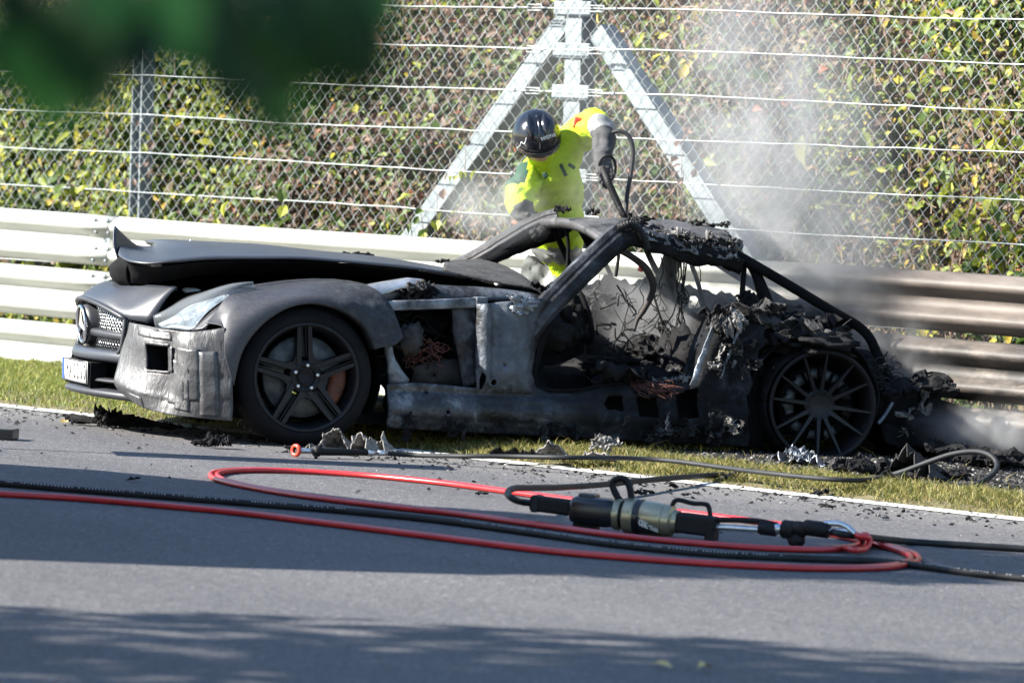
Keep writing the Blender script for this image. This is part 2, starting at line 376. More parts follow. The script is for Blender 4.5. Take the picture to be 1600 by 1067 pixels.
def ragged(outline, amp=.01, step=.02, seed=0):
    out = []
    for i in range(len(outline)):
        a = Vector(outline[i]); b = Vector(outline[(i+1) % len(outline)]); L = (b-a).length; k = max(1, int(L/step)); nrm = Vector((-(b-a).y, (b-a).x)).normalized()
        for j in range(k):
            p = a+(b-a)*(j/k); d = 0 if j == 0 else fz((p.x, p.y, seed), 25, seed)*amp; out.append(tuple(p+nrm*d))
    return out
def sidesheet(outline_px, v, name, mat, parent, thick=.012, step=.05, holes=(), vf=None, rag=0, seed=0, smooth=True):
    P = [S(x, y, v) for x, y in outline_px]; ol = [(p.x, p.z) for p in P]
    if rag: ol = ragged(ol, rag, .025, seed)
    hl = [[(q.x, q.z) for q in (S(x, y, v) for x, y in h)] for h in holes]
    V, F = plate2d(ol, hl, step)
    m = MB(); m.add([(p.x, v+(vf(p.x, p.y) if vf else 0), p.y) for p in V], F)
    return m.obj(name, mat, parent, smooth, solid=thick, off=0)
def crumple(c, size, seed, res=18, amp=1., hole=.0, rot=0, tilt=None):
    """charred crumpled sheet: folded by noise, torn at its rim"""
    m = MB(); n = res; V = []; R = Matrix.Rotation(rot, 3, 'Z')
    if tilt: R = R@Matrix.Rotation(tilt[0], 3, 'X')@Matrix.Rotation(tilt[1], 3, 'Y')
    for i in range(n+1):
        for j in range(n+1):
            u, w = i/n*2-1, j/n*2-1
            k = 1+.35*nz((math.atan2(w, u+1e-6)*1.5, seed, 1), 1.3); p = Vector((u*size[0]/2*k, w*size[1]/2*k, 0))
            q = p+Vector((nz((u, w, seed), 2.3)*.25*size[0], nz((w, u, seed+9), 2.3)*.25*size[1], (abs(nz((u, w, seed+4), 1.8))*1.5+.5*nz((u, w, seed), 5)+.28*nz((u, w, seed+2), 11)+.16*nz((u, w, seed+3), 23))*size[2]*amp))
            V.append(Vector(c)+R@q)
    F = []
    for i in range(n):
        for j in range(n):
            u, w = (i+.5)/n*2-1, (j+.5)/n*2-1
            if max(abs(u), abs(w))+.30*nz((u*3, w*3, seed))+.22*nz((u*9, w*9, seed)) > .90: continue
            if hole and nz((u*2.2, w*2.2, seed+5)) > hole: continue
            F.append((i*(n+1)+j, i*(n+1)+j+1, (i+1)*(n+1)+j+1, (i+1)*(n+1)+j))
    return m.add(V, F)
def torn(L, H, seed, N=46, M=9, bow=.3, curl=.5):
    """jagged upright remnant of a melted panel: a bowed strip with a torn upper edge"""
    m = MB(); rr = []
    for i in range(N+1):
        u = i/N*2-1; h = H*min(1.1, max(.10, .50+.85*nz((u*1.9, seed, 1), 1.2)+.45*nz((u*6, seed, 4))+.22*nz((u*17, seed, 7))))*(1-.6*abs(u)**3); r = []
        for j in range(M+1):
            q = j/M; f = .35*H*nz((u*3.2, q*1.6, seed), 1.4)*q+.10*H*nz((u*9, q*4, seed+5))
            r.append(Vector((u*L/2+.10*H*q*nz((u*3, q, seed+3)), bow*L*.25*(1-u*u)+f-curl*H*q*q+.06*H*nz((u*14, q*4, seed)), h*q+.05*H*nz((u*11, q*5, seed+8)))))
        rr.append(r)
    return m.grid(rr)
def clean(o):
    me = o.data; import bmesh; b = bmesh.new(); b.from_mesh(me)
    bmesh.ops.delete(b, geom=[v for v in b.verts if not v.link_faces], context='VERTS'); b.to_mesh(me); b.free(); return o
def lump(c, size, seed, sub=3, amp=.35, freq=2.):
    import bmesh; b = bmesh.new(); bmesh.ops.create_icosphere(b, subdivisions=sub, radius=1)
    m = MB(); V = []
    for v in b.verts:
        p = v.co; k = 1+amp*fz(p, freq, seed); V.append((c[0]+p.x*size[0]*k, c[1]+p.y*size[1]*k, c[2]+p.z*size[2]*k))
    F = [tuple(x.index for x in f.verts) for f in b.faces]; b.free(); return m.add(V, F)
def text_mesh(body, size, bold=0):
    cu = bpy.data.curves.new('t', 'FONT'); cu.body = body; cu.size = size; cu.align_x = 'CENTER'; cu.align_y = 'CENTER'; cu.extrude = .0008; cu.offset = bold
    o = bpy.data.objects.new('t', cu); COL.objects.link(o); dg = bpy.context.evaluated_depsgraph_get(); dg.update()
    me = bpy.data.meshes.new_from_object(o.evaluated_get(dg)); bpy.data.objects.remove(o); return me
def text_obj(body, size, mat, parent, M, name='lettering', bold=0):
    me = text_mesh(body, size, bold); me.materials.clear(); me.materials.append(MAT[mat]); o = bpy.data.objects.new(name, me); link(o, parent); o.matrix_local = M; return o
def copytree(o, parent=None, mirror=False):
    c = o.copy(); COL.objects.link(c); c.parent = parent
    for ch in o.children: copytree(ch, c)
    return c
def bulk(name, V, F, mat, parent=None, loc=None, rz=None, smooth=False):
    """numpy mesh: V (n,3), F (m,k)"""
    me = bpy.data.meshes.new(name); n, k = F.shape
    me.vertices.add(len(V)); me.vertices.foreach_set('co', V.astype(np.float32).ravel())
    me.loops.add(n*k); me.loops.foreach_set('vertex_index', F.astype(np.int32).ravel())
    me.polygons.add(n); me.polygons.foreach_set('loop_start', np.arange(0, n*k, k, dtype=np.int32))
    if smooth: me.polygons.foreach_set('use_smooth', np.ones(n, bool))
    me.update(calc_edges=True); me.materials.append(MAT[mat]); o = bpy.data.objects.new(name, me); link(o, parent)
    if loc is not None: o.location = loc
    if rz is not None: o.rotation_euler = (0, 0, rz)
    return o
TRK = dict(loc=P0, rz=TANG)

# ------------------------------------------------------------------ SETTING: ground, road, verge, hillside
g = MB(); g.grid([[(x, y, -.12) for x in (-250, 0, 250)] for y in (-250, 0, 250)])
tag(g.obj('ground', 'soil', None, False), kind='structure')
g = MB(); g.grid([[(t, n, 0) for t in np.linspace(-60, 60, 25)] for n in np.linspace(-9.6, .06, 14)])
g.add([(-60, .06, -.1), (60, .06, -.1), (60, .06, 0), (-60, .06, 0), (-60, -9.6, -.1), (60, -9.6, -.1), (60, -9.6, 0), (-60, -9.6, 0)], [(0, 1, 2, 3), (5, 4, 7, 6)])
tag(g.obj('road', 'asphalt', None, False, **TRK), kind='structure')
g = MB(); rows = []
ts = np.linspace(-16, 12, 281)
rows = [[(t, n0+.012*nz((t*3, n0*9, 2)), .004) for t in ts] for n0 in (-.09, .09)]
g.grid(rows); tag(g.obj('edge_line', 'line', None, False, **TRK), kind='structure')
def vergez(t, n):
    return .045*min(1, max(0, (n-.10)/.35))-.02*(n < .101)+.02*nz((t*1.7, n*1.7, 0))*min(1, max(0, n/.3))+.012*nz((t*7, n*7, 3))*min(1, max(0, n/.2))
g = MB(); tv = np.concatenate([np.linspace(-40, -10.2, 12), np.linspace(-10, 7, 341), np.linspace(7.2, 40, 12)])
g.grid([[(t, n+(.03*nz((t*2.3, 0, 5)) if n < .101 else 0), vergez(t, n)) for t in tv] for n in np.concatenate([np.linspace(.095, 3.6, 66), [4, 4.4, 4.9]])])
tag(g.obj('verge', 'verge', None, True, **TRK), kind='structure')
NH = NF+.75
def hill(t, q):                                                          # q = metres up the slope
    n = NH+q*.50+.28*nz((t*.5, q*.6, 4))+.16*nz((t*1.4, q*1.4, 9)); z = -.05+q*.87
    return n, z
g = MB(); g.grid([[(t, *hill(t, q)) for t in np.linspace(-17, 9, 131)] for q in np.linspace(0, 5, 34)]+[[(t, NH+5, 6.2) for t in np.linspace(-17, 9, 131)], [(t, NH+14, 7.5) for t in np.linspace(-17, 9, 131)]])
tag(g.obj('hillside', 'soil', None, True, **TRK), kind='structure')

def leaves(name, mat, P, size, face, spread, kind=None, parent=None, asp=.62, fold=.22, **kw):
    """P (n,3) positions; each leaf a folded six-point blade facing roughly 'face'"""
    n = len(P); nrm = np.array(face)[None]+RNG.normal(0, spread, (n, 3)); nrm /= np.linalg.norm(nrm, axis=1)[:, None]
    a = RNG.normal(0, 1, (n, 3)); a[:, 2] -= .5; a -= nrm*(a*nrm).sum(1)[:, None]; a /= np.linalg.norm(a, axis=1)[:, None]; b = np.cross(nrm, a)
    s = (RNG.lognormal(0, .32, n)*size)[:, None]; w = s*asp*RNG.uniform(.7, 1.15, (n, 1))
    up = nrm*w*fold
    pts = [P-a*s*.5, P-a*s*.12-b*w*.5+up, P+a*s*.22-b*w*.36+up, P+a*s*.55-nrm*s*.1, P+a*s*.22+b*w*.36+up, P-a*s*.12+b*w*.5+up]
    V = np.stack(pts, 1).reshape(-1, 3); o = np.arange(n)[:, None]*6
    F = np.concatenate([o+np.array([[0, 1, 2, 3]]), o+np.array([[0, 3, 4, 5]])], 0)
    ob = bulk(name, V, F, mat, parent, **kw); return tag(ob, kind=kind) if kind else ob
def hillpts(n, prob, lift=(.0, .38), q0=0, q1=4.2, t0=-12, t1=1.9):
    out = []; 
    while len(out) < n:
        t = random.uniform(t0, t1); q = random.uniform(q0, q1)
        if random.random() > prob(t, q): continue
        a, z = hill(t, q); L = lift[0]+(lift[1]-lift[0])*random.random()**1.6
        cl = nz((t*1.5, q*1.7, 31)); L += max(0, cl)*.75; 
        if cl < -.25 and random.random() < .55: continue
        out.append((t, a-.87*L, z+.5*L))
    return np.array(out)
def gz(t, q):
    t = (t+4.5)*.8; return nz((t*.75, q*.9, 12))+.5*nz((t*2.6, q*2.6, 17))
def pg(t, q):
    T = t; t = (t+4.5)*.8
    b = 1. if t < -.9 else (.55 if t < 1.2 else .40)
    return min(1, max(.04, b+.9*gz(T, q)*(.35 if t < -.9 else 1)))
def py(t, q):
    t = (t+4.5)*.8
    f = 1.4*max(0, min(1, (-t-1.0)/1.6))*max(.25, 1-q*.2)+(.6*max(0, nz((t*1.1, q*1.3, 40))+.1) if t > .6 else .08)
    if t > 2.6: f += .5*max(0, 1.6-abs(q-1.6))
    return min(1, max(.03, f*(.6+1.2*max(0, .3+nz((t*1.6, q*1.6, 22))))))
def pb(t, q):
    u = (t+4.5)*.8; return min(1, max(.10, (.12 if u < -1.6 else .62)-.9*gz(t, q)*(.3 if u < -1.6 else .8)))
FACE = (0, -.87, .5)
leaves('hillside_vines', 'leafgreen', hillpts(46000, pg), .064, FACE, .6, 'stuff', **TRK)
leaves('yellowing_vines', 'leafyellow', hillpts(19000, py, (.12, .44)), .060, FACE, .6, 'stuff', **TRK)
leaves('withered_vines', 'leafbrown', hillpts(36000, pb, (.05, .40)), .054, FACE, .75, 'stuff', asp=.5, fold=.35, **TRK)
# dry stalks hanging and standing among the vines
P = hillpts(4200, lambda t, q: (.12 if t < -5 else (.5 if t < -2.6 else .9))*max(.1, .5-gz(t, q)), (.15, .42)); n = len(P)
d = np.stack([RNG.normal(0, .35, n), RNG.normal(-.15, .2, n), RNG.normal(.9, .5, n)], 1); d /= np.linalg.norm(d, axis=1)[:, None]
L = RNG.uniform(.08, .30, (n, 1)); wv = np.cross(d, np.array([[0, -1, .2]])); wv *= .0028
mid = P+d*L*.5+RNG.normal(0, .012, (n, 3))
V = np.stack([P-wv, P+wv, mid+wv, mid-wv, P+d*L], 1).reshape(-1, 3); o = np.arange(n)[:, None]*5
F = np.concatenate([o+np.array([[0, 1, 2]]), o+np.array([[0, 2, 3]]), o+np.array([[3, 2, 4]])])
tag(bulk('dry_stalks', V, F, 'drygrass', **TRK), kind='stuff')

# grass on the verge
def burnt(t, n):
    return min(1, max(0, (t+.35*nz((t*2.2, n*2.2, 8))-.85)/.5))*min(1, max(0, (n+.14*nz((t*5, n*5, 6))-.66)/.2))
def grass(name, N, hmin, hmax, n0, n1, t0=-8.5, t1=5.4, mat='grass'):
    B = []
    while len(B) < N:
        t = random.uniform(t0, t1); nn = n0+(n1-n0)*random.random()
        p = 1-burnt(t, nn)*.985
        if nn < .2: p *= .35+.5*nz((t*6, nn*6, 1))
        p *= .55+.6*nz((t*1.9, nn*3, 20)) if t > -.8 else 1
        if t > -.3 and nn > 1.0: p *= .3
        if random.random() > p: continue
        B.append((t, nn, vergez(t, nn)))
    P = np.array(B); n = len(P); h = RNG.uniform(hmin, hmax, (n, 1))*RNG.lognormal(0, .3, (n, 1)); an = RNG.uniform(0, 6.283, n)
    w = np.stack([np.cos(an), np.sin(an), np.zeros(n)], 1)*.0024; lean = RNG.normal(0, .5, (n, 3)); lean[:, 2] = 1
    m = P+lean*h*.55; top = P+np.stack([lean[:, 0]*1.7, lean[:, 1]*1.7, np.ones(n)*.95], 1)*h
    V = np.stack([P-w, P+w, m+w*.7, m-w*.7, top], 1).reshape(-1, 3); o = np.arange(n)[:, None]*5
    F = np.concatenate([o+np.array([[0, 1, 2]]), o+np.array([[0, 2, 3]]), o+np.array([[3, 2, 4]])])
    return tag(bulk(name, V, F, mat, **TRK), kind='stuff')
grass('grass', 78000, .018, .036, .11, 3.4, -8.5, -.3, 'grassgreen')
grass('dry_grass', 44000, .016, .036, .11, 3.4, -.3, 5.4)
# loose grit and fallen leaf scraps on the asphalt
def chips(name, mat, N, t0, t1, n0, n1, smin, smax, dens=lambda t, n: 1, z=lambda t, n: .003, flat=.45):
    B = []
    while len(B) < N:
        t = random.uniform(t0, t1); nn = random.uniform(n0, n1)
        if random.random() < dens(t, nn): B.append((t, nn, z(t, nn)))
    P = np.array(B); n = len(P); s = (smin+(smax-smin)*RNG.random(n)**3)[:, None]
    def rv(): return RNG.uniform(.5, 1, (n, 1))
    an = RNG.uniform(0, 6.283, n); a = np.stack([np.cos(an), np.sin(an), RNG.normal(0, .25, n)], 1)*s; b = np.stack([-np.sin(an), np.cos(an), RNG.normal(0, .25, n)], 1)*s
    t_ = np.array([[0, 0, 1]])*s*flat
    V = np.stack([P+a*rv(), P+b*rv()*.7, P-a*rv(), P-b*rv()*.7, P+t_*rv()+a*.2], 1).reshape(-1, 3); o = np.arange(n)[:, None]*5
    F = np.concatenate([o+np.array([[q, (q+1) % 4, 4]]) for q in range(4)])
    return tag(bulk(name, V, F, mat, **TRK), kind='stuff')
nearcar = lambda t, n: min(1, math.exp(-((n+.15)/.55)**2)*1.1+.02)*(1 if t < 4.4 else .5)
chips('grit', 'ash', 1300, -3, 5.5, -4, .1, .003, .016, nearcar)
chips('charred_crumbs', 'char', 2000, -2.6, 5.5, -3, .1, .003, .026, nearcar)
chips('glass_crumbs', 'disc', 700, -2.6, 4.4, -3.6, .1, .002, .008, nearcar)
bz = lambda t, n: vergez(t, n)+.002
chips('ash_crumbs', 'ash', 12000, .7, 5.3, .55, 3.1, .002, .016, lambda t, n: burnt(t, n)*(.25+.75*max(0, nz((t*4, n*4, 2))+.3)), bz, .7)
chips('burnt_crumbs', 'char', 26000, .6, 5.3, .5, 3.15, .004, .020, lambda t, n: burnt(t, n), bz, .6)

# ------------------------------------------------------------------ GUARDRAIL
gr = empty('guardrail', tw(0, NR), TANG, 'triple corrugated steel guardrail, white at left and soot-browned at right', 'guardrail')
WP = [(0, .310), (-.012, .303), (-.040, .287), (-.070, .268), (-.082, .255), (-.085, .240), (-.080, .226), (-.060, .212), (-.030, .196), (-.012, .180), (-.008, .155), (-.012, .130), (-.030, .114), (-.060, .098), (-.080, .084), (-.085, .070), (-.082, .055), (-.070, .042), (-.040, .023), (-.012, .007), (0, 0)]
tj = onfence(160, 350, NR).x
joints = [tj-8, tj-4, tj, tj+4, tj+8, tj+12]
for lv in range(3):
    z0 = -.012+.342*lv
    for k in range(len(joints)-1):
        a, b = joints[k], joints[k+1]+.16; m = MB(); N = 14
        rows = [[(a+(b-a)*i/N, q[0]-(.006 if k % 2 else 0)+.006*nz((a+(b-a)*i/N, lv*3, 1), .7), z0+q[1]+.008*nz((a+(b-a)*i/N, lv, 7), .5)) for q in WP] for i in range(N+1)]
        m.grid(rows); m.obj('beam', 'rail', gr, True, solid=.003)
    for k in (1, 2, 3):
        for dx in (.02, .14):
            for zz in (.28, .205, .105, .032):
                n0 = -.062 if zz in (.28, .032) else -.05
                m = MB(); m.lathe([(0, 0), (0, .014), (.006, .013), (.010, .006), (.011, 0)], (joints[k]+dx, n0-.012, z0+zz), (0, -1, .5 if zz in (.28, .105) else -.5), 8); m.obj('bolt', 'galv', gr)
for k in range(-4, 6):
    m = MB(); t = tj+.08+2*k
    m.box((t, .10, .42), (.10, .006, 1.0)); m.box((t, .07, .42), (.006, .06, 1.0)); m.box((t, .13, .42), (.006, .06, 1.0)); m.obj('post', 'galv', gr, False)
m = MB(); m.box((tj+.065, -.013, .342*2-.012+.156), (.065, .006, .042)); o = m.obj('bracket', 'galv', gr, False)
m = MB(); m.lathe([(0, 0), (0, .009), (.005, .008), (.006, 0)], (tj+.06, -.016, .342*2-.012+.156), (0, -1, 0), 8); m.obj('bolt', 'galv', gr)

# ------------------------------------------------------------------ CHAIN LINK FENCE with its straining frame
cf = empty('chain_link_fence', tw(0, NF), TANG, 'tall chain-link fence with straining cables and an A-shaped steel frame', 'fence')
def fpt(x, y): p = onfence(x, y, NF); return p.x, p.z
ZB, ZT = .66, 3.3
DX, DZ = .0965, .102
nw = int(11.6/DX); V = []; F = []
segs = int((ZT-ZB)/(DZ/2))
dirs = 4
for w in range(nw*2):
    t0 = -8.8+w*DX/2; pts = []
    for s_ in range(segs+1):
        x = t0+(DX/2+.0015 if (s_+w) % 2 else -.0015)
        sag = .012*nz((t0*.6, s_*.05, 3)); y = .004 if (s_+w) % 2 else -.004
        pts.append((x+sag, y+.02*nz((t0*.8, s_*.06, 9)), ZB+s_*DZ/2+sag))
    # straight wire from knuckle to knuckle
    o = len(V); r = .0024
    for p in pts:
        V += [(p[0]-r, p[1], p[2]), (p[0], p[1]-r, p[2]+r*.3), (p[0]+r, p[1], p[2]), (p[0], p[1]+r, p[2]-r*.3)]
    for s_ in range(segs):
        for q in range(4): F.append((o+s_*4+q, o+s_*4+(q+1) % 4, o+s_*4+4+(q+1) % 4, o+s_*4+4+q))
V = np.array(V)
mesh = bulk('chain_link', V, np.array(F), 'wiregalv', cf); tag(mesh, kind='stuff')
# knuckled lower selvage
m = MB()
for w in range(nw*1):
    t0 = -8.8+w*DX
    m.tube([(t0-.012, -.004, ZB-.026), (t0, 0, ZB), (t0+.012, .004, ZB-.026)], .0019, 4)
tag(m.obj('knuckle_row', 'wiregalv', cf, False), kind='stuff')
cx = fpt(885, 100)[0]; lx = fpt(195, 250)[0]
lean = -.042
def ispost(xc, w, d):
    for nm in (0,):
        m = MB(); z0, z1 = -.1, 3.5; y = .06
        def pt(x, yy, z): return (xc+x+lean*(z-2.0), y+yy, z)
        def slab(x0, x1, y0, y1):
            v = [pt(x, yy, z) for z in (z0, z1) for yy in (y0, y1) for x in (x0, x1)]
            m.add(v, [(0, 2, 3, 1), (4, 5, 7, 6), (0, 1, 5, 4), (2, 6, 7, 3), (0, 4, 6, 2), (1, 3, 7, 5)])
        slab(-w/2, -w/2+.012, 0, d); slab(w/2-.012, w/2, 0, d); slab(-w/2+.012, w/2-.012, d/2-.005, d/2+.005)
        return m
m = ispost(lx, .10, .10); m.obj('post', 'galv', cf, False)
m = MB()
def pslab(m, xc, x0, x1, y0, y1, z0=-.1, z1=3.5):
    v = [(xc+x+lean*(z-2.0), .05+yy, z) for z in (z0, z1) for yy in (y0, y1) for x in (x0, x1)]
    m.add(v, [(0, 2, 3, 1), (4, 5, 7, 6), (0, 1, 5, 4), (2, 6, 7, 3), (0, 4, 6, 2), (1, 3, 7, 5)])
pslab(m, cx, -.065, .065, 0, .012); pslab(m, cx, -.065, .065, .108, .12); pslab(m, cx, -.005, .005, .012, .108); m.obj('post', 'galv', cf, False)
for (x1, y1, x2, y2, bw) in ((868, 22, 634, 352, .118), (912, 48, 1120, 368, .118)):
    a = fpt(x1, y1); b = fpt(x2, y2); m = MB()
    A = Vector((a[0], .10, a[1])); B = Vector((b[0], .10, b[1])); D = (B-A).normalized(); B = B+D*.75
    nrm = D.cross(Vector((0, 1, 0)))
    m.beam(A, B, .012, bw, (0, 1, 0)); m.beam(A+nrm*(bw/2-.006)+Vector((0, .056, 0)), B+nrm*(bw/2-.006)+Vector((0, .056, 0)), .10, .012, (0, 1, 0)); m.beam(A-nrm*(bw/2-.006)+Vector((0, .056, 0)), B-nrm*(bw/2-.006)+Vector((0, .056, 0)), .10, .012, (0, 1, 0))
    m.obj('brace', 'galv', cf, False)
SX = 1/.72; cab = [.655, .895]+[1.135+.24*k for k in range(10)]
for i, z in enumerate(cab):
    pts = []
    for t in np.linspace(-8.8, 2.9, 60):
        sg = .02*nz((t*.45, i*2.1, 5))+.006*nz((t*3, i, 1))
        gap = .05*0
        pts.append((t, -.012, z+sg*(1 if abs(t-cx) > .4 else abs(t-cx)/.4)))
    m = MB(); m.tube(pts, .0040, 6); m.obj('cable', 'wiregalv', cf)
    if i >= 2 and i < 9:
        xk = cx+lean*(z-2.0)
        m = MB(); m.box((xk, .040, z), (.30, .014, .086)); o = m.obj('cable_bracket', 'galv', cf, False, bevel=.004)
        for sx in (-1, 1):
            x0 = xk+sx*.255; m = MB()
            m.tube([(x0-.055, -.016, z+.017), (x0+.055, -.016, z+.017), (x0+.06, -.016, z), (x0+.055, -.016, z-.017), (x0-.055, -.016, z-.017), (x0-.06, -.016, z)], .0042, 6, closed=True)
            m.tube([(x0-sx*.10, -.016, z), (x0-sx*.03, -.016, z)], .005, 6); m.tube([(x0+sx*.03, -.016, z), (x0+sx*.14, -.016, z)], .005, 6)
            m.lathe([(-.008, .006), (-.008, .011), (.008, .011), (.008, .006)], (x0+sx*.15, -.016, z), (1, 0, 0), 8)
            m.obj('turnbuckle', 'wiregalv', cf)

# ------------------------------------------------------------------ plants at the fence foot
LP = {}
def leafmesh(mat, k):
    if (mat, k) in LP: return LP[(mat, k)]
    m = MB(); s = 1; f = .12+.06*k
    m.add([(0, -.5, 0), (-.36, -.12, f), (-.28, .22, f), (0, .58, -.1), (.28, .22, f), (.36, -.12, f), (0, -.1, .02), (0, .22, .02)], [(0, 6, 1), (6, 7, 2, 1), (7, 3, 2), (0, 5, 6), (6, 5, 4, 7), (7, 4, 3)])
    me = bpy.data.meshes.new('leaf'); me.from_pydata(m.v, [], m.f); me.materials.append(MAT[mat]); LP[(mat, k)] = me; return me
def leafplant(name, label, cat, px, py, n_off, stems, hgt, spread, nleaf, size, mats, lean0=0, group=None):
    p = onfence(px, py, n_off); root = empty(name, tw(p.x, p.y, 0), TANG, label, cat, group); R = random.Random(int(px))
    z0 = .02
    for s_ in range(stems):
        a = R.uniform(-1, 1)*spread; h = hgt*R.uniform(.75, 1.1); pts = [Vector((R.uniform(-.1, .1), .05, z0))]
        for k in range(1, 8): u = k/7; pts.append(Vector((a*u**1.5+R.uniform(-.02, .02)+lean0*u, .05-.12*u+R.uniform(-.03, .03), z0+h*u)))
        m = MB(); m.tube(pts, [.006*(1-.7*i/7) for i in range(8)], 5); m.obj('stem', 'twig', root)
        for k in range(nleaf):
            u = R.uniform(.45, 1.03) if hgt > .6 else R.uniform(.2, 1.03); i = min(6, int(u*7)); q = pts[i].lerp(pts[i+1], min(1, u*7-i))
            o = bpy.data.objects.new('leaf', leafmesh(R.choice(mats), R.randint(0, 3))); link(o, root); sz = size*R.uniform(.6, 1.25)
            o.location = q+Vector((R.uniform(-1, 1)*.07, R.uniform(-.09, .04), R.uniform(-.04, .05))); o.scale = (sz, sz, sz)
            o.rotation_euler = (R.uniform(.5, 1.5), R.uniform(-.5, .5), R.uniform(-1.2, 1.2))
gy = ['leafgreen', 'leafgreen', 'leafyellow']; gb = ['leafgreen', 'leafyellow', 'leafbrown']
leafplant('bramble', 'leafy green bramble behind the guardrail left of the marshal', 'bramble', 680, 345, NR+.22, 7, 1.16, .30, 11, .075, gy)
leafplant('bramble', 'broad-leaved bramble over the guardrail near the left fence post', 'bramble', 140, 300, NR+.22, 8, 1.14, .45, 11, .085, gy)
leafplant('bramble', 'large-leaved bramble poking through the fence above the raised hood', 'bramble', 400, 320, NR+.24, 8, 1.20, .5, 10, .08, ['leafgreen', 'leafgreen', 'leafyellow'])
leafplant('bramble', 'yellow-green leafy plant at the far right behind the sooty rail', 'bramble', 1570, 330, NF+.25, 8, 1.7, .40, 14, .085, ['leafyellow', 'leafgreen'])
leafplant('dry_plant', 'tall withered plant in front of the left sloping fence brace', 'plant', 722, 260, NF-.12, 2, 1.62, .10, 16, .06, ['leafbrown', 'leafyellow'])
leafplant('dry_plant', 'withered brown plant hanging on the right sloping brace', 'plant', 1072, 240, NF-.10, 3, 1.72, .07, 14, .055, ['leafbrown'])
leafplant('hanging_vine', 'red-brown climbing vine on the fence left of the post', 'vine', 230, 240, NF+.15, 3, 1.9, .25, 16, .06, ['leafbrown', 'leafyellow'])

# ------------------------------------------------------------------ THE BURNT CAR (frame: x forward from the front axle, y to its left, z up)
car = empty('burnt_sports_car', OC, CARROT, 'burnt-out low grey sports car with raised hood and charred cabin', 'car')
def Cv(a, v, w): return Vector((a, v, w))
# nose
LIPA = lambda v: .902-.52*v*v
LIPW = lambda v: .640-.38*v*v
VV = np.linspace(-.575, .575, 33)
rows = []
for k in range(11):
    u = k/10; r = []
    for v in VV:
        av = abs(v); a0, w0 = LIPA(v), LIPW(v)
        if av > .45: a0 -= (av-.45)*.35; w0 += (av-.45)*.25
        a1 = .72-.55*max(0, av-.25)**1.2; w1 = .722+.02*av
        a = a0+(a1-a0)*u; w = w0+(w1-w0)*(u**.72)+.012*math.sin(math.pi*u)
        w -= .03*math.sin(math.pi*u)*math.exp(-((av-.40)/.10)**2)*(1-u*.3)
        r.append(Cv(a, v, w))
    rows.append(r)
m = MB(); m.grid(rows); m.obj('nose_panel', 'hoodpaint', car, solid=.008)
# lip frame, chin, splitter
m = MB(); m.tube([Cv(LIPA(v)+.004, v, LIPW(v)) for v in np.linspace(-.46, .46, 24)], .012, 8); 
for s_ in (-1, 1):
    m.tube(path([Cv(LIPA(.45), s_*.455, LIPW(.45)), Cv(.800, s_*.465, .50), Cv(.808, s_*.455, .42), Cv(.815, s_*.43, .392)], 5), .012, 8)
m.obj('grille_frame', 'paint', car)
chin = lambda v, k: .915-.5*v*v-.03*k
m = MB(); m.grid([[Cv(chin(v, k), v, w) for v in np.linspace(-.52, .52, 25)] for w, k in ((.400, 1.2), (.392, .4), (.380, .1), (.362, 0), (.350, .4), (.345, 2.5))]); m.obj('chin_panel', 'hoodpaint', car, solid=.006)
m = MB(); m.grid([[Cv(.80-.5*v*v, v, w) for v in np.linspace(-.62, .62, 21)] for w in (.17, .36)]); m.obj('intake_back', 'charsmooth', car)
for v0, v1 in ((.26, .50), (-.50, -.26)):
    m = MB(); m.grid([[Cv(.925-.55*v*v-d, v, w) for v in np.linspace(v0, v1, 9)] for w, d in ((.262, .05), (.256, .01), (.250, 0), (.246, .02), (.244, .06))]); m.obj('intake_strip', 'paint', car, solid=.004)
    m = MB()
    for kk in range(9):
        v = v0+(v1-v0)*(kk+.5)/9; m.tube([Cv(.86-.5*v*v, v, .195), Cv(.86-.5*v*v, v, .245)], .003, 4)
    for w in (.205, .22, .235): m.tube([Cv(.86-.5*v*v, v, w) for v in np.linspace(v0, v1, 8)], .003, 4)
    m.obj('intake_mesh', 'charsmooth', car)
m = MB(); m.grid([[Cv(0.945-.6*v*v-d, v, w-.02*abs(v)) for v in np.linspace(-.66, .66, 29)] for w, d in ((.222, .16), (.208, .01), (.200, 0), (.188, .004), (.178, .05), (.172, .3))]); m.obj('splitter', 'paint', car, solid=.006)
# grille mesh
gs = lambda v: .842-.5*v*v
m = MB(); step = .021
for sg in (-1, 1):
    k = -2.0
    while k < 2.0:
        seg_ = []
        for i in range(121):
            v = -.45+.9*i/120; w = k+sg*v*1.15
            ok = .385 < w < LIPW(v)-.012
            if ok: seg_.append(Cv(gs(v)+(.002 if sg > 0 else -.002), v, w))
            if (not ok or i == 120) and seg_:
                if len(seg_) > 2: m.tube([seg_[0]]+seg_[6:-3:8]+[seg_[-1]], .0030, 4)
                seg_ = []
        k += step*1.45
m.obj('grille_mesh', 'steel', car)
m = MB(); m.grid([[Cv(gs(v)-.06, v, w) for v in np.linspace(-.47, .47, 15)] for w in (.36, .645)]); m.obj('grille_back', 'charsmooth', car)
for s_ in (-1, 1):
    m = MB(); m.grid([[Cv(gs(v)+.045-d, s_*v, .478+h-.03*(v-.1)) for v in np.linspace(.07, .455, 9)] for h, d in ((.022, .03), (.018, .006), (.006, 0), (-.012, .004), (-.022, .03), (-.020, .06), (.022, .06))]); m.obj('grille_bar', 'paint', car)
m = MB(); m.lathe([(-.085, .105), (-.06, .104), (-.01, .100), (.012, .094), (.014, .085), (-.02, .07), (-.03, 0)], (.880, 0, .512), (1, 0, -.12), 40); m.obj('badge_dish', 'paint', car)
bd = empty('emblem', (0, 0, 0)); bd.parent = car
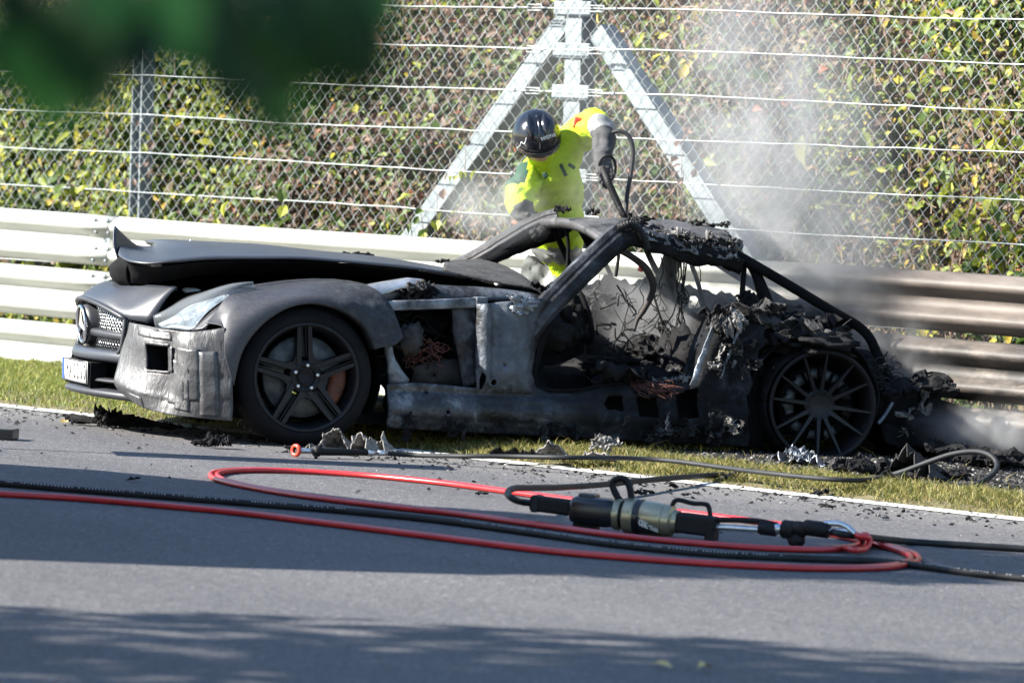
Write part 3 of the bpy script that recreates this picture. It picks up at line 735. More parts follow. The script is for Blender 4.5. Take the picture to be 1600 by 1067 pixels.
bm_ = Matrix.Translation((.903, 0, .512))@Matrix.Rotation(-.12, 4, 'Y').inverted()
m = MB(); m.tube([bm_@Vector((0, .088*math.cos(a), .088*math.sin(a))) for a in np.linspace(0, 2*math.pi, 40, endpoint=False)], .0095, 8, closed=True); m.obj('emblem_ring', 'chrome', bd)
m = MB()
for k in range(3):
    a = math.pi/2+k*2*math.pi/3; tip = Vector((0, math.cos(a), math.sin(a)))*.088; l = Vector((0, math.cos(a+math.pi/3), math.sin(a+math.pi/3)))*.016; r = Vector((0, math.cos(a-math.pi/3), math.sin(a-math.pi/3)))*.016; c = Vector((.014, 0, 0)); b = Vector((-.01, 0, 0))
    m.add([bm_@q for q in (tip, l, c, r, b)], [(0, 1, 2), (0, 2, 3), (0, 4, 1), (0, 3, 4)])
m.obj('emblem_star', 'chrome', bd, False)
# number plate
pl = empty('number_plate', (.925, .0, .282)); pl.parent = car; pl.rotation_euler = (0, .06, 0)
m = MB(); rows = [[Vector((.004-.10*y*y, y, z)) for y in np.linspace(-.26, .26, 9)] for z in (-.055, .055)]; m.grid(rows); m.obj('plate_board', 'plate', pl, solid=.004, off=0)
m = MB(); m.tube([Vector((.009-.10*y*y, y, -.053)) for y in np.linspace(-.257, .257, 9)]+[Vector((.009-.10*y*y, y, .053)) for y in np.linspace(.257, -.257, 9)], .0028, 4, closed=True); m.obj('plate_border', 'print', pl)
def platetext(s_, y, sz):
    M = Matrix.Translation((.0068-.10*y*y, y, -.002))@Matrix.Rotation(-.2*y, 4, 'Z')@Matrix(((0, 0, 1, 0), (1, 0, 0, 0), (0, 1, 0, 0), (0, 0, 0, 1)))
    M = M@Matrix.Diagonal((.72, 1, 1, 1)); text_obj(s_, sz, 'print', pl, M, 'lettering', .0012)
for ch, y in (('A', -.075), ('2', .02), ('2', .085), ('6', .15), ('0', .215)): platetext(ch, y, .108)
m = MB(); m.lathe([(0, .012), (.002, .012), (.002, 0)], (.006, -.135, .012), (1, 0, 0), 12); m.obj('plate_seal', 'print', pl)
m = MB(); m.box((.003, -.24, 0), (.006, .03, .10)); m.obj('plate_band', 'blue', pl, False)
m = MB(); m.box((.87, 0, .275), (.08, .54, .12)); m.obj('plate_holder', 'charsmooth', car, False)

# taped bumper cover
cov = [[(198, 503, .45), (225, 508, .60), (262, 515, .74), (300, 518, .85), (352, 512, .925)],
       [(194, 522, .455), (227, 535, .66), (266, 540, .77), (300, 545, .885), (358, 542, .952)],
       [(184, 568, .48), (229, 579, .685), (266, 582, .785), (300, 592, .895), (363, 590, .965)],
       [(178, 596, .50), (216, 612, .69), (262, 621, .80), (300, 630, .90), (364, 625, .968)],
       [(186, 612, .51), (222, 636, .70), (262, 647, .825), (300, 652, .90), (363, 658, .962)]]
for side in (1, -1):
    nu, nv = 10, 8
    G = smoothgrid([[S(*p) for p in r] for r in cov], nu, nv)
    for i, r in enumerate(G):
        for j, p in enumerate(r):
            u = j/nu; b = .006*fz((p.x*9, p.y*9, p.z*14), 1, 3)*(1 if u > 1.8 else .35)
            if 5 < j < 25 and abs(i-24) < 1: b += .004
            p.x += b*.6; p.y += b
            if side < 0: p.y = -p.y
    m = MB(); m.grid(G, skip=lambda i, j: nv <= i < 2*nv and nu <= j < 2*nu-1)
    m.obj('bumper_cover', 'tape', car, solid=.007, off=1)
    q = [Vector(S(*p)) for p in ((227, 535, .66), (266, 540, .77), (266, 582, .785), (229, 579, .685))]
    if side > 0:
        RT = random.Random(4)
        for k in range(7):
            j0 = RT.randint(20, 34) if k < 4 else RT.randint(0, 30); w = RT.randint(4, 8); i0, i1 = (RT.randint(8, 14), RT.randint(22, 32)) if k < 4 else (RT.randint(24, 28), 32)
            if k in (4, 5): i0, i1, j0, w = RT.randint(0, 3), 6, RT.randint(4, 24), 9
            sub_ = [[G[i][j]+Vector((.0008, .0020+.0012*nz((i*.5, j*.5, k)), 0)) for j in range(j0, min(j0+w, 40)+1)] for i in range(i0, min(i1, len(G)-1)+1)]
            m = MB(); m.grid(sub_); m.obj('tape_strip', 'tapelight' if k % 2 else 'tape', car, solid=.0012)
        m = MB(); bk = [p+Vector((-.16, -.03, 0)) for p in q]; m.add(q+bk, [(4, 5, 6, 7), (0, 1, 5, 4), (1, 2, 6, 5), (2, 3, 7, 6), (3, 0, 4, 7)]); m.obj('bumper_opening', 'charsmooth', car, False)
        for a, b, w_ in ((q[0], q[1], .008), (q[1], q[2], .016), (q[3], q[2], .006)):
            m = MB(); n = 8; rr = []
            for e in (-1, 1): rr.append([a.lerp(b, i/n)+Vector((.003, .006, 0))+(Vector((0, 0, 1)) if abs((b-a).z) < .05 else Vector((-.3, 1, 0)))*e*w_*(1+.3*nz((i, e, 5), 1.7)) for i in range(n+1)])
            m.grid(rr); m.obj('tape_strip', 'tape', car, solid=.0015)
# headlights
hu = [(243, 500, .60), (262, 484, .615), (290, 466, .635), (325, 456, .655), (365, 450, .70), (398, 451.5, .772)]
hl = [(244, 513, .64), (270, 515, .715), (300, 516, .78), (327, 487, .80), (362, 464, .795), (399, 453.5, .775)]
for side in (1, -1):
    U = path([S(*p) for p in hu], 5); L = path([S(*p) for p in hl], 5); rows = []
    for k in range(7):
        u = k/6; rows.append([(a.lerp(b, u)+Vector((.35, .55, .6))*(.062*math.sin(math.pi*u))) for a, b in zip(U, L)])
    if side < 0: rows = [[Vector((p.x, -p.y, p.z)) for p in r] for r in rows]
    m = MB(); m.grid(rows); hd = m.obj('headlight', 'lens', car, solid=.004)
    rows = [[(p-Vector((.035, .035*side, .035))) for p in r] for r in rows]
    m = MB(); m.grid(rows); m.obj('headlight_bowl', 'reflector', hd)
    ax = Vector((.95, .3*side, .1)); c = S(345, 476, .74); c.y *= side
    m = MB(); m.lathe([(-.05, .055), (.0, .058), (.012, .05), (.0, .045), (.03, .02), (.034, 0)], c+Vector((-.02, -.03*side, -.012)), ax, 20); m.obj('lamp', 'chrome', hd)
    m = MB(); lo = [Vector((p.x-.03, (p.y-.03)*side, p.z+.012)) for p in L[1:12]]; m.tube(lo, .010, 6); m.obj('daylight_bar', 'plate', hd)
    c = S(300, 492, .71); c.y *= side
    m = MB(); m.lathe([(-.05, .04), (.0, .042), (.01, .036), (.0, .033), (.02, .015), (.024, 0)], c+Vector((-.02, -.03*side, -.012)), ax, 18); m.obj('lamp', 'steel', hd)
    m = MB()
    rim = U+L[::-1]
    m.tube([Vector((p.x, p.y*side, p.z)) for p in rim], .006, 6, closed=True); m.obj('headlight_seal', 'charsmooth', hd)
    # body strip under the lamp
    rr = [[S(*p) for p in ((300, 517.5, .782), (330, 489, .805), (363, 466, .80), (398, 454.5, .777))], [S(*p) for p in ((318, 515, .85), (345, 494, .865), (372, 473, .86), (402, 457, .80))]]
    gg = smoothgrid(rr, 5, 3)
    if side < 0: gg = [[Vector((p.x, -p.y, p.z)) for p in r] for r in gg]
    m = MB(); m.grid(gg); m.obj('lamp_surround', 'paint', car, solid=.006)
# fenders
fen = [[(364, 602, .962), (352, 560, .955), (350, 535, .94), (348, 512, .915), (322, 506, .86)],
       [(378, 548, .962), (367, 520, .952), (357, 498, .91), (348, 492, .87), (338, 489, .83)],
       [(407, 508, .962), (398, 490, .950), (382, 474, .89), (368, 468, .84), (357, 465, .80)],
       [(445, 482, .962), (440, 470, .945), (427, 459, .87), (416, 454, .81), (405, 450.5, .76)],
       [(485, 473, .962), (486, 463, .945), (486, 451, .86), (485, 445, .79), (484, 441, .72)],
       [(525, 480, .962), (530, 468, .945), (534, 455, .86), (537, 447, .80), (539, 443, .73)],
       [(555, 496, .962), (565, 481, .945), (572, 467, .88), (577, 458, .83), (580, 452, .78)],
       [(575, 517, .962), (590, 502, .952), (600, 489, .91), (605, 480, .88), (608, 474, .85)],
       [(587, 545, .960), (604, 542, .955), (616, 539, .945), (623, 535, .935), (630, 529, .92)]]
for side in (1, -1):
    G = smoothgrid([[S(*p) for p in r] for r in fen], 6, 7); lip = [r[0] for r in G]
    G = [[Vector((p.x, p.y-.10, p.z-.004)) for p in (r[0],)]+[Vector((p.x, p.y-.004, p.z-.001)) for p in (r[0],)]+r for r in G]
    for i, r in enumerate(G):
        for p in r:
            rear = min(1, max(0, (-p.x-.02)/.3)); p.y += rear*.012*fz(p, 11, 4); p.z += rear*.006*fz(p, 15, 8)
    if side < 0: G = [[Vector((p.x, -p.y, p.z)) for p in r] for r in G]
    m = MB(); m.grid(G); m.obj('fender', 'fender', car, solid=.006)
    # top of the fender towards the hood
    T = [[r[-1], r[-1]+Vector((0, -.07*side, .010)), r[-1]+Vector((0, -.17*side, .004)), r[-1]+Vector((0, -.20*side, -.05))] for r in G[14:46]]
    m = MB(); m.grid(T); m.obj('fender_top', 'fender', car, solid=.006)
    # wheel house
    m = MB(); rr = []
    for k in range(25):
        a = math.radians(-28+k*236/24); rr.append([Cv(.385*math.cos(a), side*v, .345+.385*math.sin(a)) for v in (.90, .75, .58)])
    m.grid(rr); m.obj('wheel_arch', 'charsmooth', car)
# hood, raised on its latch
he = [S(*p) for p in ((187, 400, .20), (193, 405, .36), (207, 410, .47), (235, 413, .56), (275, 409.5, .61), (330, 405, .63), (400, 404.5, .64), (500, 407, .64), (600, 415, .64), (680, 425.5, .63), (752, 437, .61))]
he = crom(he, 5)
rows = []
for p in he:
    r = []
    for s_ in np.linspace(1, -1, 21):
        fr_ = min(1, max(0, (p.x-.45)/.25)); v = p.y-(p.y+max(p.y, .30*fr_))*(1-s_)/2; w = p.z+.034*(1-s_*s_)*(1-.6*fr_)-.004*abs(math.sin(p.x*5))+.062*(1-s_)/2*min(1, max(0, (p.x+.3)/.9))
        r.append(Vector((p.x-.25*(p.y-v)*fr_, v, w)))
    rows.append(r)
hood = empty('hood', (0, 0, 0)); hood.parent = car
HR = rows
m = MB(); m.grid(rows); m.obj('hood_skin', 'hoodpaint', hood, solid=.010)
rows = []
inn = list(he)
for i, p in enumerate(inn):
    dep = .115-.075*min(1, i/len(he)); ve = p.y-.012
    if i < 6: dep *= .3+.7*min(1, (i+1)/5)
    r = []
    for s_, d in ((1, .10), (.96, .13), (.80, .55), (.72, 1.0), (.5, 1.05), (0, 1.1), (-.5, 1.05), (-.72, 1), (-.80, .55), (-.96, .13), (-1, .10)):
        fr_ = min(1, max(0, (p.x-.45)/.25)); r.append(Vector((p.x-.25*(p.y-ve*s_)*fr_-.02*fr_, ve*s_, p.z-.006-dep*d+.006*nz((p.x*4, s_*3, 2)))))
    rows.append(r)
m = MB(); m.grid(rows); o = m.obj('hood_liner', 'charsmooth', hood, solid=.004)
rr = []
for (x1, y1, v1), (x2, y2, v2), (x3, y3, v3), (x4, y4, v4), (x5, y5, v5) in (((188, 401, -.1), (181, 406, -.1), (172, 416, -.1), (174, 433, -.1), (186, 444, -.1)), ((188, 401, .15), (182, 407, .17), (173, 418, .17), (176, 436, .17), (189, 446, .17)), ((200, 408, .36), (200, 413, .34), (198, 422, .32), (200, 438, .30), (208, 450, .28))):
    rr.append([S(x1, y1, v1), S(x2, y2, v2), S(x3, y3, v3), S(x4, y4, v4), S(x5, y5, v5)])
m = MB(); m.grid(smoothgrid(rr, 5, 6)); m.obj('hood_nose_lip', 'charsmooth', hood, solid=.006)
# upturned far corner of the hood
b0, b1 = S(184, 399, .05), S(231, 389.5, -.22); tip = S(178.5, 353, -.02); rows = []; KF = 12
for k in range(KF+1):
    u = k/KF; base = b0.lerp(b1, u)+Vector((0, 0, -.02)); top = base+Vector((0, 0, .02))+(tip-b0)*(1-u)**1.6
    rows.append([base+(top-base)*q+Vector((.02*math.sin(math.pi*q)*(1-u), .02*math.sin(math.pi*q), 0)) for q in np.linspace(0, 1, 8)])
m = MB(); m.grid(rows); m.obj('hood_corner', 'hoodpaint', hood, solid=.006)
m = MB(); c = S(291, 386, -.12)
m.box(c+Vector((0, 0, .004)), (.05, .02, .008)); m.tube([c+Vector((-.022, 0, .0)), c+Vector((-.024, 0, .03)), c+Vector((-.018, 0, .038))], .006, 6); m.tube([c+Vector((.012, 0, 0)), c+Vector((.026, 0, .018)), c+Vector((.0, 0, .022)), c+Vector((-.016, .0, .012))], .004, 6); m.obj('hood_latch', 'steel', hood)
for (px, py, sx, sy) in ((560, 403, .15, .03), (690, 414, .08, .03)):
    m = crumple(S(px, py, -.1)+Vector((0, 0, .01)), (sx, sy, .02), px, 8); clean(m.obj('charred_flake', 'char', hood, solid=.004))
# engine bay
sidesheet([(215, 470), (222, 420), (300, 408), (420, 404), (560, 412), (640, 420), (720, 431), (775, 446), (770, 480), (700, 600), (240, 600)], -.50, 'far_fender_wall', 'charsmooth', car, .02, .12)
eng = empty('engine', (0, 0, 0)); eng.parent = car
for c, s_ in (((-.35, 0, .50), (.75, .62, .40)), ((.30, 0, .42), (.40, .80, .42)), ((-.75, .1, .62), (.25, .9, .25)), ((.58, 0, .56), (.10, .9, .20))):
    m = lump(c, (s_[0]/1.7, s_[1]/1.7, s_[2]/1.7), c[0]*10, 3, .22, 3); m.obj('engine_block', 'charsmooth', eng)
m = MB(); m.tube(path([(-.3, .30, .62), (-.1, .40, .70), (.2, .36, .70), (.45, .30, .66)], 6), .04, 10); m.obj('intake_pipe', 'char', eng)
m = MB(); m.box((-.25, 0, .14), (1.3, 1.5, .05)); m.box((.50, 0, .36), (.04, 1.1, .42)); m.obj('underbody', 'charsmooth', car, False)
for px, py, v, sx in ((300, 455, .25, .07), (263, 451, .15, .05)):
    m = lump(S(px, py, v), (.05, .03, .018), px, 2, .3); m.obj('bracket', 'alu' if px < 290 else 'plate', car)

# ------------------------------------------------------------------ side structure behind the front wheel
def sillv(a, w):                                                          # proud or recessed by height
    d = 0
    d += .030*math.exp(-((w-.20)/.06)**2)-.015*math.exp(-((w-.285)/.012)**2)-.012*math.exp(-((w-.155)/.010)**2)-.010*math.exp(-((w-.118)/.02)**2)
    if w > .36: d -= .05*min(1, (w-.36)/.4)
    return d
DOOR = [(872, 470), (855, 505), (846, 545), (838, 582), (842, 602), (862, 611), (905, 611), (945, 603), (985, 600), (1030, 600), (1068, 597), (1082, 580), (1092, 552), (1105, 520), (1117, 500)]
dl = [(S(x, y, .86).x, S(x, y, .86).z) for x, y in DOOR]
def segd(p, a, b):
    p, a, b = Vector(p), Vector(a), Vector(b); ab = b-a; t = max(0, min(1, (p-a).dot(ab)/max(1e-9, ab.dot(ab)))); return (p-a-ab*t).length
def bodyv(a, w):
    d = min(segd((a, w), dl[i], dl[i+1]) for i in range(len(dl)-1))
    v = sillv(a, w)
    v -= .05*math.exp(-(d/.022)**2)+.018*(1 if d < .055 else 0)*min(1, (.055-d)/.012 if d > .043 else 1)
    v -= .010*math.exp(-((w-.238)/.006)**2)*(a < -.9)+.012*math.exp(-((w-.335)/.008)**2)*(a > -.85)+.03*math.exp(-((a+.857)/.010)**2)*(w > .33)
    px = .022*math.exp(-((a+1.03)/.05)**2)*min(1, max(0, (w-.36)/.03))+.035*math.exp(-((a+.915)/.028)**2)*min(1, max(0, (w-.32)/.03))   # pressed ribs of the hinge pillar
    v += px+.008*fz((a, w, 3), 7, 2); return v
out = [(604, 600), (650, 598), (700, 602), (744, 606), (745, 560), (747, 520), (750, 476), (800, 471), (838, 466)]+DOOR+[(1132, 482), (1146, 476), (1160, 486), (1176, 490), (1186, 506), (1200, 512), (1196, 526), (1206, 534), (1188, 548), (1184, 566), (1172, 580), (1176, 600), (1166, 620), (1170, 642), (1164, 660), (1172, 680), (1168, 698), (1120, 694), (980, 688), (850, 681), (740, 676), (604, 668)]
def disc(x, y, r, n=10): return [(x+r*math.cos(2*math.pi*k/n), y+r*math.sin(2*math.pi*k/n)) for k in range(n)]
holes = [disc(770, 597, 4.5), disc(697, 643, 3), disc(666, 614, 2.2), disc(787, 570, 2.5),
         [(752, 580), (757, 587), (754, 606), (749, 610), (748, 592)],
         [(952, 618), (972, 618), (972, 644), (958, 640), (948, 641), (942, 632)], [(995, 620), (1026, 620), (1026, 652), (996, 650)], [(1056, 614), (1090, 606), (1090, 652), (1056, 655)]]
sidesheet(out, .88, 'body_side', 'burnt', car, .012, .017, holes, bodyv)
sidesheet(out[:9]+[(872, 470), (838, 582), (862, 611), (1030, 600), (1068, 597), (1117, 500), (1178, 486), (1186, 650), (1198, 700), (850, 681), (604, 668)], .76, 'inner_sill', 'charsmooth', car, .01, .12)
# jamb lip round the door opening
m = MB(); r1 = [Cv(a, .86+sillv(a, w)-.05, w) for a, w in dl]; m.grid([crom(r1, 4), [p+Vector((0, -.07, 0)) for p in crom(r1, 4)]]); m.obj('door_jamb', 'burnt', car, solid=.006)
m = MB(); m.tube(crom([p+Vector((.0, .022, .004)) for p in r1[2:11]], 5), [.008+.004*nz((i, 0, 4), .6) for i in range(41)], 7); m.obj('door_seal', 'charsmooth', car)
m = MB(); m.lathe([(0, .026), (.010, .026), (.012, .017), (.002, .015)], S(770, 597, .885)+Vector((0, .01, 0)), (0, 1, 0), 16); m.obj('hinge_plate', 'burnt', car)
m = MB(); c = S(788, 588, .865)
m.box(c+Vector((.0, .014, 0)), (.075, .012, .13)); m.obj('hinge_plate', 'burnt', car, bevel=.004)
m = crumple(S(818, 478, .885)+Vector((0, .01, 0)), (.14, .09, .03), 77, 12, 1, 0, 0, (math.pi/2, 0)); clean(m.obj('torn_foil', 'aludirty', car, solid=.002))
# black rail along the cowl, light strut, inner panels
m = MB(); rr = []
for x, y1, y2 in ((672, 444, 470), (700, 446, 471), (760, 449, 470), (820, 454, 470), (850, 458, 474)):
    t, b = S(x, y1, .66), S(x, y2, .74); rr.append([t+Vector((0, -.08, .0)), t, t.lerp(b, .3)+Vector((0, .03, .006)), t.lerp(b, .65)+Vector((0, .03, 0)), b, b+Vector((0, -.06, -.012))])
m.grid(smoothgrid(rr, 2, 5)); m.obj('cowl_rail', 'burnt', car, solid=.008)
a, b = S(600, 478, .80), S(744, 473, .80); d = (b-a); nn = Vector((0, 1, 0))
m = MB(); m.beam(a, b, .05, .048, (0, 1, 0)); m.obj('fender_brace', 'aludirty', car, True, bevel=.006)
m = MB(); m.beam(b+Vector((.01, 0, 0)), b+Vector((-.05, 0, 0)), .07, .06); m.obj('brace_clamp', 'burnt', car, False, bevel=.006)
sidesheet([(590, 462), (850, 458), (850, 640), (600, 640), (598, 560), (612, 520)], .42, 'inner_wall', 'char', car, .02, .08, (), lambda a, w: .03*fz((a, w, 1), 6), .02, 5)
sidesheet([(645, 572), (690, 560), (738, 566), (742, 606), (660, 604), (642, 598)], .72, 'firewall_box', 'rust', car, .03, .05, [disc(678, 586, 2.2)], lambda a, w: .02*fz((a, w, 1), 9), .008, 3)
sidesheet([(705, 482), (742, 480), (744, 600), (722, 604), (716, 560), (708, 520)], .78, 'inner_pillar', 'burnt', car, .02, .04, (), lambda a, w: .015*fz((a, w, 7), 12))
m = MB(); m.beam(S(628, 502, .66), S(708, 531, .64), .022, .022); m.obj('stay_rod', 'charsmooth', car)
m = MB(); m.tube([S(709, 486, .74), S(712, 512, .74), S(710, 545, .72), S(716, 560, .72)], .010, 6); m.obj('pipe', 'charsmooth', car)
sidesheet([(600, 540), (612, 540), (617, 562), (640, 594), (634, 600), (608, 602), (605, 570)], .86, 'splash_plate', 'aludirty', car, .006, .03, (), lambda a, w: .02*fz((a, w, 2), 10), .006, 9)
m = lump(S(640, 530, .80), (.07, .05, .075), 21, 3, .5, 2.5); m.obj('melted_duct', 'ashdark', car)
R = random.Random(3); m = MB()
for k in range(46):
    c = S(R.uniform(632, 690), R.uniform(535, 562), R.uniform(.68, .80)); p = [c]
    for q in range(5): p.append(p[-1]+Vector((R.uniform(-.035, .035), R.uniform(-.02, .02), R.uniform(-.028, .022))))
    m.tube(path(p, 3), R.uniform(.0018, .0035), 4)
tag(m.obj('wiring_loom', 'copper', car), kind='stuff')
m = MB()
for k in range(30):
    c = S(R.uniform(612, 745), R.uniform(490, 575), R.uniform(.5, .7)); p = [c]
    for q in range(5): p.append(p[-1]+Vector((R.uniform(-.07, .07), R.uniform(-.03, .03), R.uniform(-.07, .045))))
    m.tube(path(p, 3), R.uniform(.002, .005), 4)
tag(m.obj('wiring_loom', 'wire', car), kind='stuff')
# torn fender remnant with a bright edge and burnt honeycomb
m = MB(); rr = []
for i in range(22):
    u = i/21; x = 562+u*102; y = 451-18*u**.8+5*max(0, u-.8)*5; t = S(x, y, .74); h = .035+.03*abs(fz((u*4, 1, 2), 2))+(.01 if u < .5 else 0)
    rr.append([t+Vector((0, -.10, .004)), t+Vector((0, -.02, .004)), t, t+Vector((0, .02, -h*.5)), t+Vector((0, .03+.02*nz((u*6, 2, 2)), -h))])
m.grid(rr); m.obj('fender_remnant', 'alu', car, solid=.003)
sidesheet([(566, 458), (600, 456), (640, 448), (646, 466), (600, 468), (575, 466)], .70, 'cowl_panel', 'aludirty', car, .01, .04, (), None, .02, 2)
for (px, py, sd, mt, sz) in ((652, 452, 4, 'ashdark', (.13, .15, .05)), (662, 449, 8, 'rust', (.10, .10, .03)), (640, 462, 13, 'char', (.10, .12, .05)), (676, 460, 15, 'char', (.08, .1, .05))):
    m = crumple(S(px, py, .74)-Vector((0, 0, .03)), sz, sd, 14, 1, 0, .3, (.9, .3)); clean(m.obj('burnt_honeycomb', mt, car, solid=.006))
# cowl and scuttle
rr = []
for x1, y1, v1, x2, y2, v2 in ((690, 425, .60, 700, 414, -.62), (760, 440, .66, 745, 408, -.68), (835, 455, .72, 770, 412, -.70), (850, 470, .74, 790, 420, -.68)):
    a, b = S(x1, y1, v1), S(x2, y2, v2); rr.append([a.lerp(b, k/12)+Vector((0, 0, .025*math.sin(math.pi*k/12)+.012*fz((k*.3, x1*.01, 3), 2))) for k in range(13)])
m = MB(); m.grid(smoothgrid(rr, 2, 6)); m.obj('scuttle', 'ashdark', car, solid=.01)
m = crumple(S(840, 458, .68), (.10, .12, .05), 41, 14, 1, 0, 0, (.6, -.4)); clean(m.obj('charred_flake', 'char', car, solid=.006))
# windscreen frame, roof
def pillar(pts, w, h, name, mat, n=5, seed=0):
    P = crom([Vector(p) for p in pts], n); m = MB(); rr = []
    for i, p in enumerate(P):
        d = (P[min(i+1, len(P)-1)]-P[max(i-1, 0)]).normalized(); y = Vector((0, 1, 0)); y = (y-d*y.dot(d)).normalized(); z = d.cross(y); z = z if z.z > 0 else -z
        ww, hh = (w[0]+(w[1]-w[0])*i/(len(P)-1)), (h[0]+(h[1]-h[0])*i/(len(P)-1)); r = []
        for (a, b) in ((1, -.55), (1, .2), (.72, .48), (.75, .62), (.5, 1), (-.5, 1), (-1, .6), (-1, -.8), (-.6, -1), (.6, -1), (1, -.55)):
            r.append(p+y*(a*ww/2)+z*(b*hh/2)+Vector((0, 0, .004*nz((i*.7, a*2, seed)))))
        rr.append(r)
    m.grid(rr); return m.obj(name, mat, car, False)
pillar([S(822, 520, .80), S(852, 482, .765), S(885, 448, .71), (S(925, 408, .645)), S(962, 374, .57), S(985, 360, .53)], (.10, .09), (.115, .125), 'windscreen_pillar', 'burnt', 5, 1)
pillar([S(700, 424, -.76), S(742, 404, -.715), S(790, 376, -.63), S(835, 351, -.55), S(872, 340, -.50)], (.11, .10), (.075, .10), 'windscreen_pillar', 'roof', 5, 2)
sidesheet([(730, 418), (800, 385), (868, 352), (905, 350), (880, 372), (800, 400), (758, 421)], -.60, 'pillar_trim', 'charsmooth', car, .02, .06, (), None, .006, 3)
# roof skin
c00, c01, c10, c11 = S(846, 342, -.50), S(948, 374, .52), S(1118, 362, -.46), S(1152, 386, .47)
rr = []
NU, NV = 34, 22
for i in range(NU+1):
    u = i/NU; r = []
    for j in range(NV+1):
        q = j/NV; p = c00.lerp(c01, q).lerp(c10.lerp(c11, q), u); p.z += .042*math.sin(math.pi*q)+.035*math.sin(math.pi*u)*(.6+.4*q)-.0*u
        k = min(1, max(0, u-.22)*2.2); p.z += k*(.016*fz((p.x, p.y, 1), 9, 3)+.010*fz((p.x, p.y, 1), 24, 5)); p.y += k*.01*fz((p.x, p.y, 2), 10)
        if q > .9 and u > .25: p.z -= .02+.05*max(0, fz((u*9, 1, 1), 1.3))
        r.append(p)
    rr.append(r)
m = MB(); m.grid(rr, skip=lambda i, j: (i > 8 and nz((i*.35, j*.35, 7)) > .52) or (i > NU-3 and nz((i, j*.8, 2)) > .05)); m.obj('roof', 'roof', car, solid=.014)
m = MB(); hdr = [r for r in rr[0]]; m.grid([[p for p in hdr], [p+Vector((.012, 0, -.018)) for p in hdr], [p+Vector((-.01, 0, -.045)) for p in hdr], [p+Vector((-.07, 0, -.03)) for p in hdr]]); m.obj('roof_header', 'roof', car, solid=.006)
# charred side rail under the roof edge
P = path([S(962, 372, .56), S(1000, 372, .54), (S(1040, 384, .52)), S(1085, 396, .50), S(1125, 402, .49), S(1158, 408, .48)], 9)
m = MB(); rr = []
for i, p in enumerate(P):
    r = []
    for k in range(15):
        a = 2*math.pi*k/14; rad = .046*(1+.55*fz((p.x*6, math.cos(a), math.sin(a)), 1.6, 3)); r.append(p+Vector((0, math.cos(a)*rad*.9, math.sin(a)*rad*1.15)))
    rr.append(r)
m.grid(rr); m.obj('roof_rail', 'char', car)
m = MB(); rr = []
for i, p in enumerate(P):
    r = []
    for k in range(9):
        q = k/8-.45; r.append(p+Vector((0, .055*q+.02, .048-.10*max(0, q)**1.2+.012*fz((p.x*14, q*5, 2), 1.5, 3))))
    rr.append(r)
rr = smoothgrid(rr, 3, 4)
m.grid(rr, skip=lambda i, j: nz((i*.11, j*.13, 5))+.5*nz((i*.35, j*.35, 1)) < -.05 or i < 30); clean(m.obj('ash_crust', 'ash', car, solid=.005))
R = random.Random(11)
for k in range(16):
    u = R.random(); p = S(985+u*172, 352+u*36+R.uniform(-4, 10), .50); m = crumple(p, (R.uniform(.06, .14), R.uniform(.05, .09), R.uniform(.02, .05)), 100+k, 9, 1, .25, R.uniform(0, 3), (R.uniform(.2, 1.2), R.uniform(-.4, .4))); clean(m.obj('charred_flake', R.choice(['ash', 'ashdark', 'ashdark', 'char']), car, solid=.003))
for k in range(12):
    u = R.random(); p = S(870+u*270, 333+u*26, .0); m = crumple(p+Vector((0, R.uniform(-.3, .2), .012)), (R.uniform(.03, .10), R.uniform(.03, .07), R.uniform(.015, .04)), 140+k, 7, 1, .2, R.uniform(0, 3), (R.uniform(-.4, .4), R.uniform(-.4, .4))); clean(m.obj('charred_flake', 'char', car, solid=.003))
m = MB(); P = path([S(966, 356, .60), S(983, 350, .61), S(998, 358, .61), S(1007, 374, .60), S(1012, 390, .59)], 14)
m.tube(P, [.013 if i % 3 else .021 for i in range(len(P))], 10); m.obj('corrugated_hose', 'ashdark', car)
m = MB(); m.lathe([(-.02, .0), (-.02, .035), (.015, .03), (.02, .018), (.005, .014)], S(1152, 383, .50), (-.4, .8, .2), 14); m.obj('torn_tube', 'ash', car)
# cage bars
def bar(pts, r, name='cage_bar', mat='charsmooth', n=8, seg=12):
    P = path(pts, n); m = MB(); m.tube(P, r if not hasattr(r, '__len__') else list(np.interp(np.linspace(0, 1, len(P)), np.linspace(0, 1, len(r)), r)), seg); return m.obj(name, mat, car)
bar([S(1150, 398, .50), S(1175, 412, .50), S(1240, 450, .50), S(1300, 486, .51), S(1338, 508, .52), S(1358, 527, .53), S(1370, 552, .55), S(1383, 580, .57), S(1394, 600, .58)], .026)
bar([S(1060, 372, -.50), S(1110, 402, -.50), S(1180, 446, -.50), S(1250, 490, -.52)], .028)
bar([S(1164, 405, .46), S(1161, 440, .47), S(1158, 480, .48)], .014)
bar([S(1168, 408, .44), S(1182, 430, .46), S(1193, 460, .5), S(1206, 505, .55)], (.018, .026, .034, .045), 'hoop_bar')
bar([S(1075, 372, -.45), S(1050, 420, -.47), S(1030, 470, -.5)], .035, 'hoop_bar')
bar([S(1150, 400, .46), S(1120, 385, 0), S(1085, 372, -.46)], .024)
bar([S(1000, 352, -.3), S(1012, 395, -.35), S(1035, 440, -.4)], .016, 'roof_strut')
bar([S(968, 380, .48), S(966, 405, .45), S(962, 432, .42)], .009, 'rod', 'ashdark')
bar([S(905, 352, -.47), S(925, 385, -.5), S(937, 415, -.52)], (.022, .028, .02), 'visor_bracket')
bar([S(865, 358, -.48), S(880, 390, -.5), S(892, 420, -.5)], .016, 'visor_bracket')
bar([S(884, 350, -.3), S(888, 385, -.3), S(886, 425, -.3)], .010, 'rod')
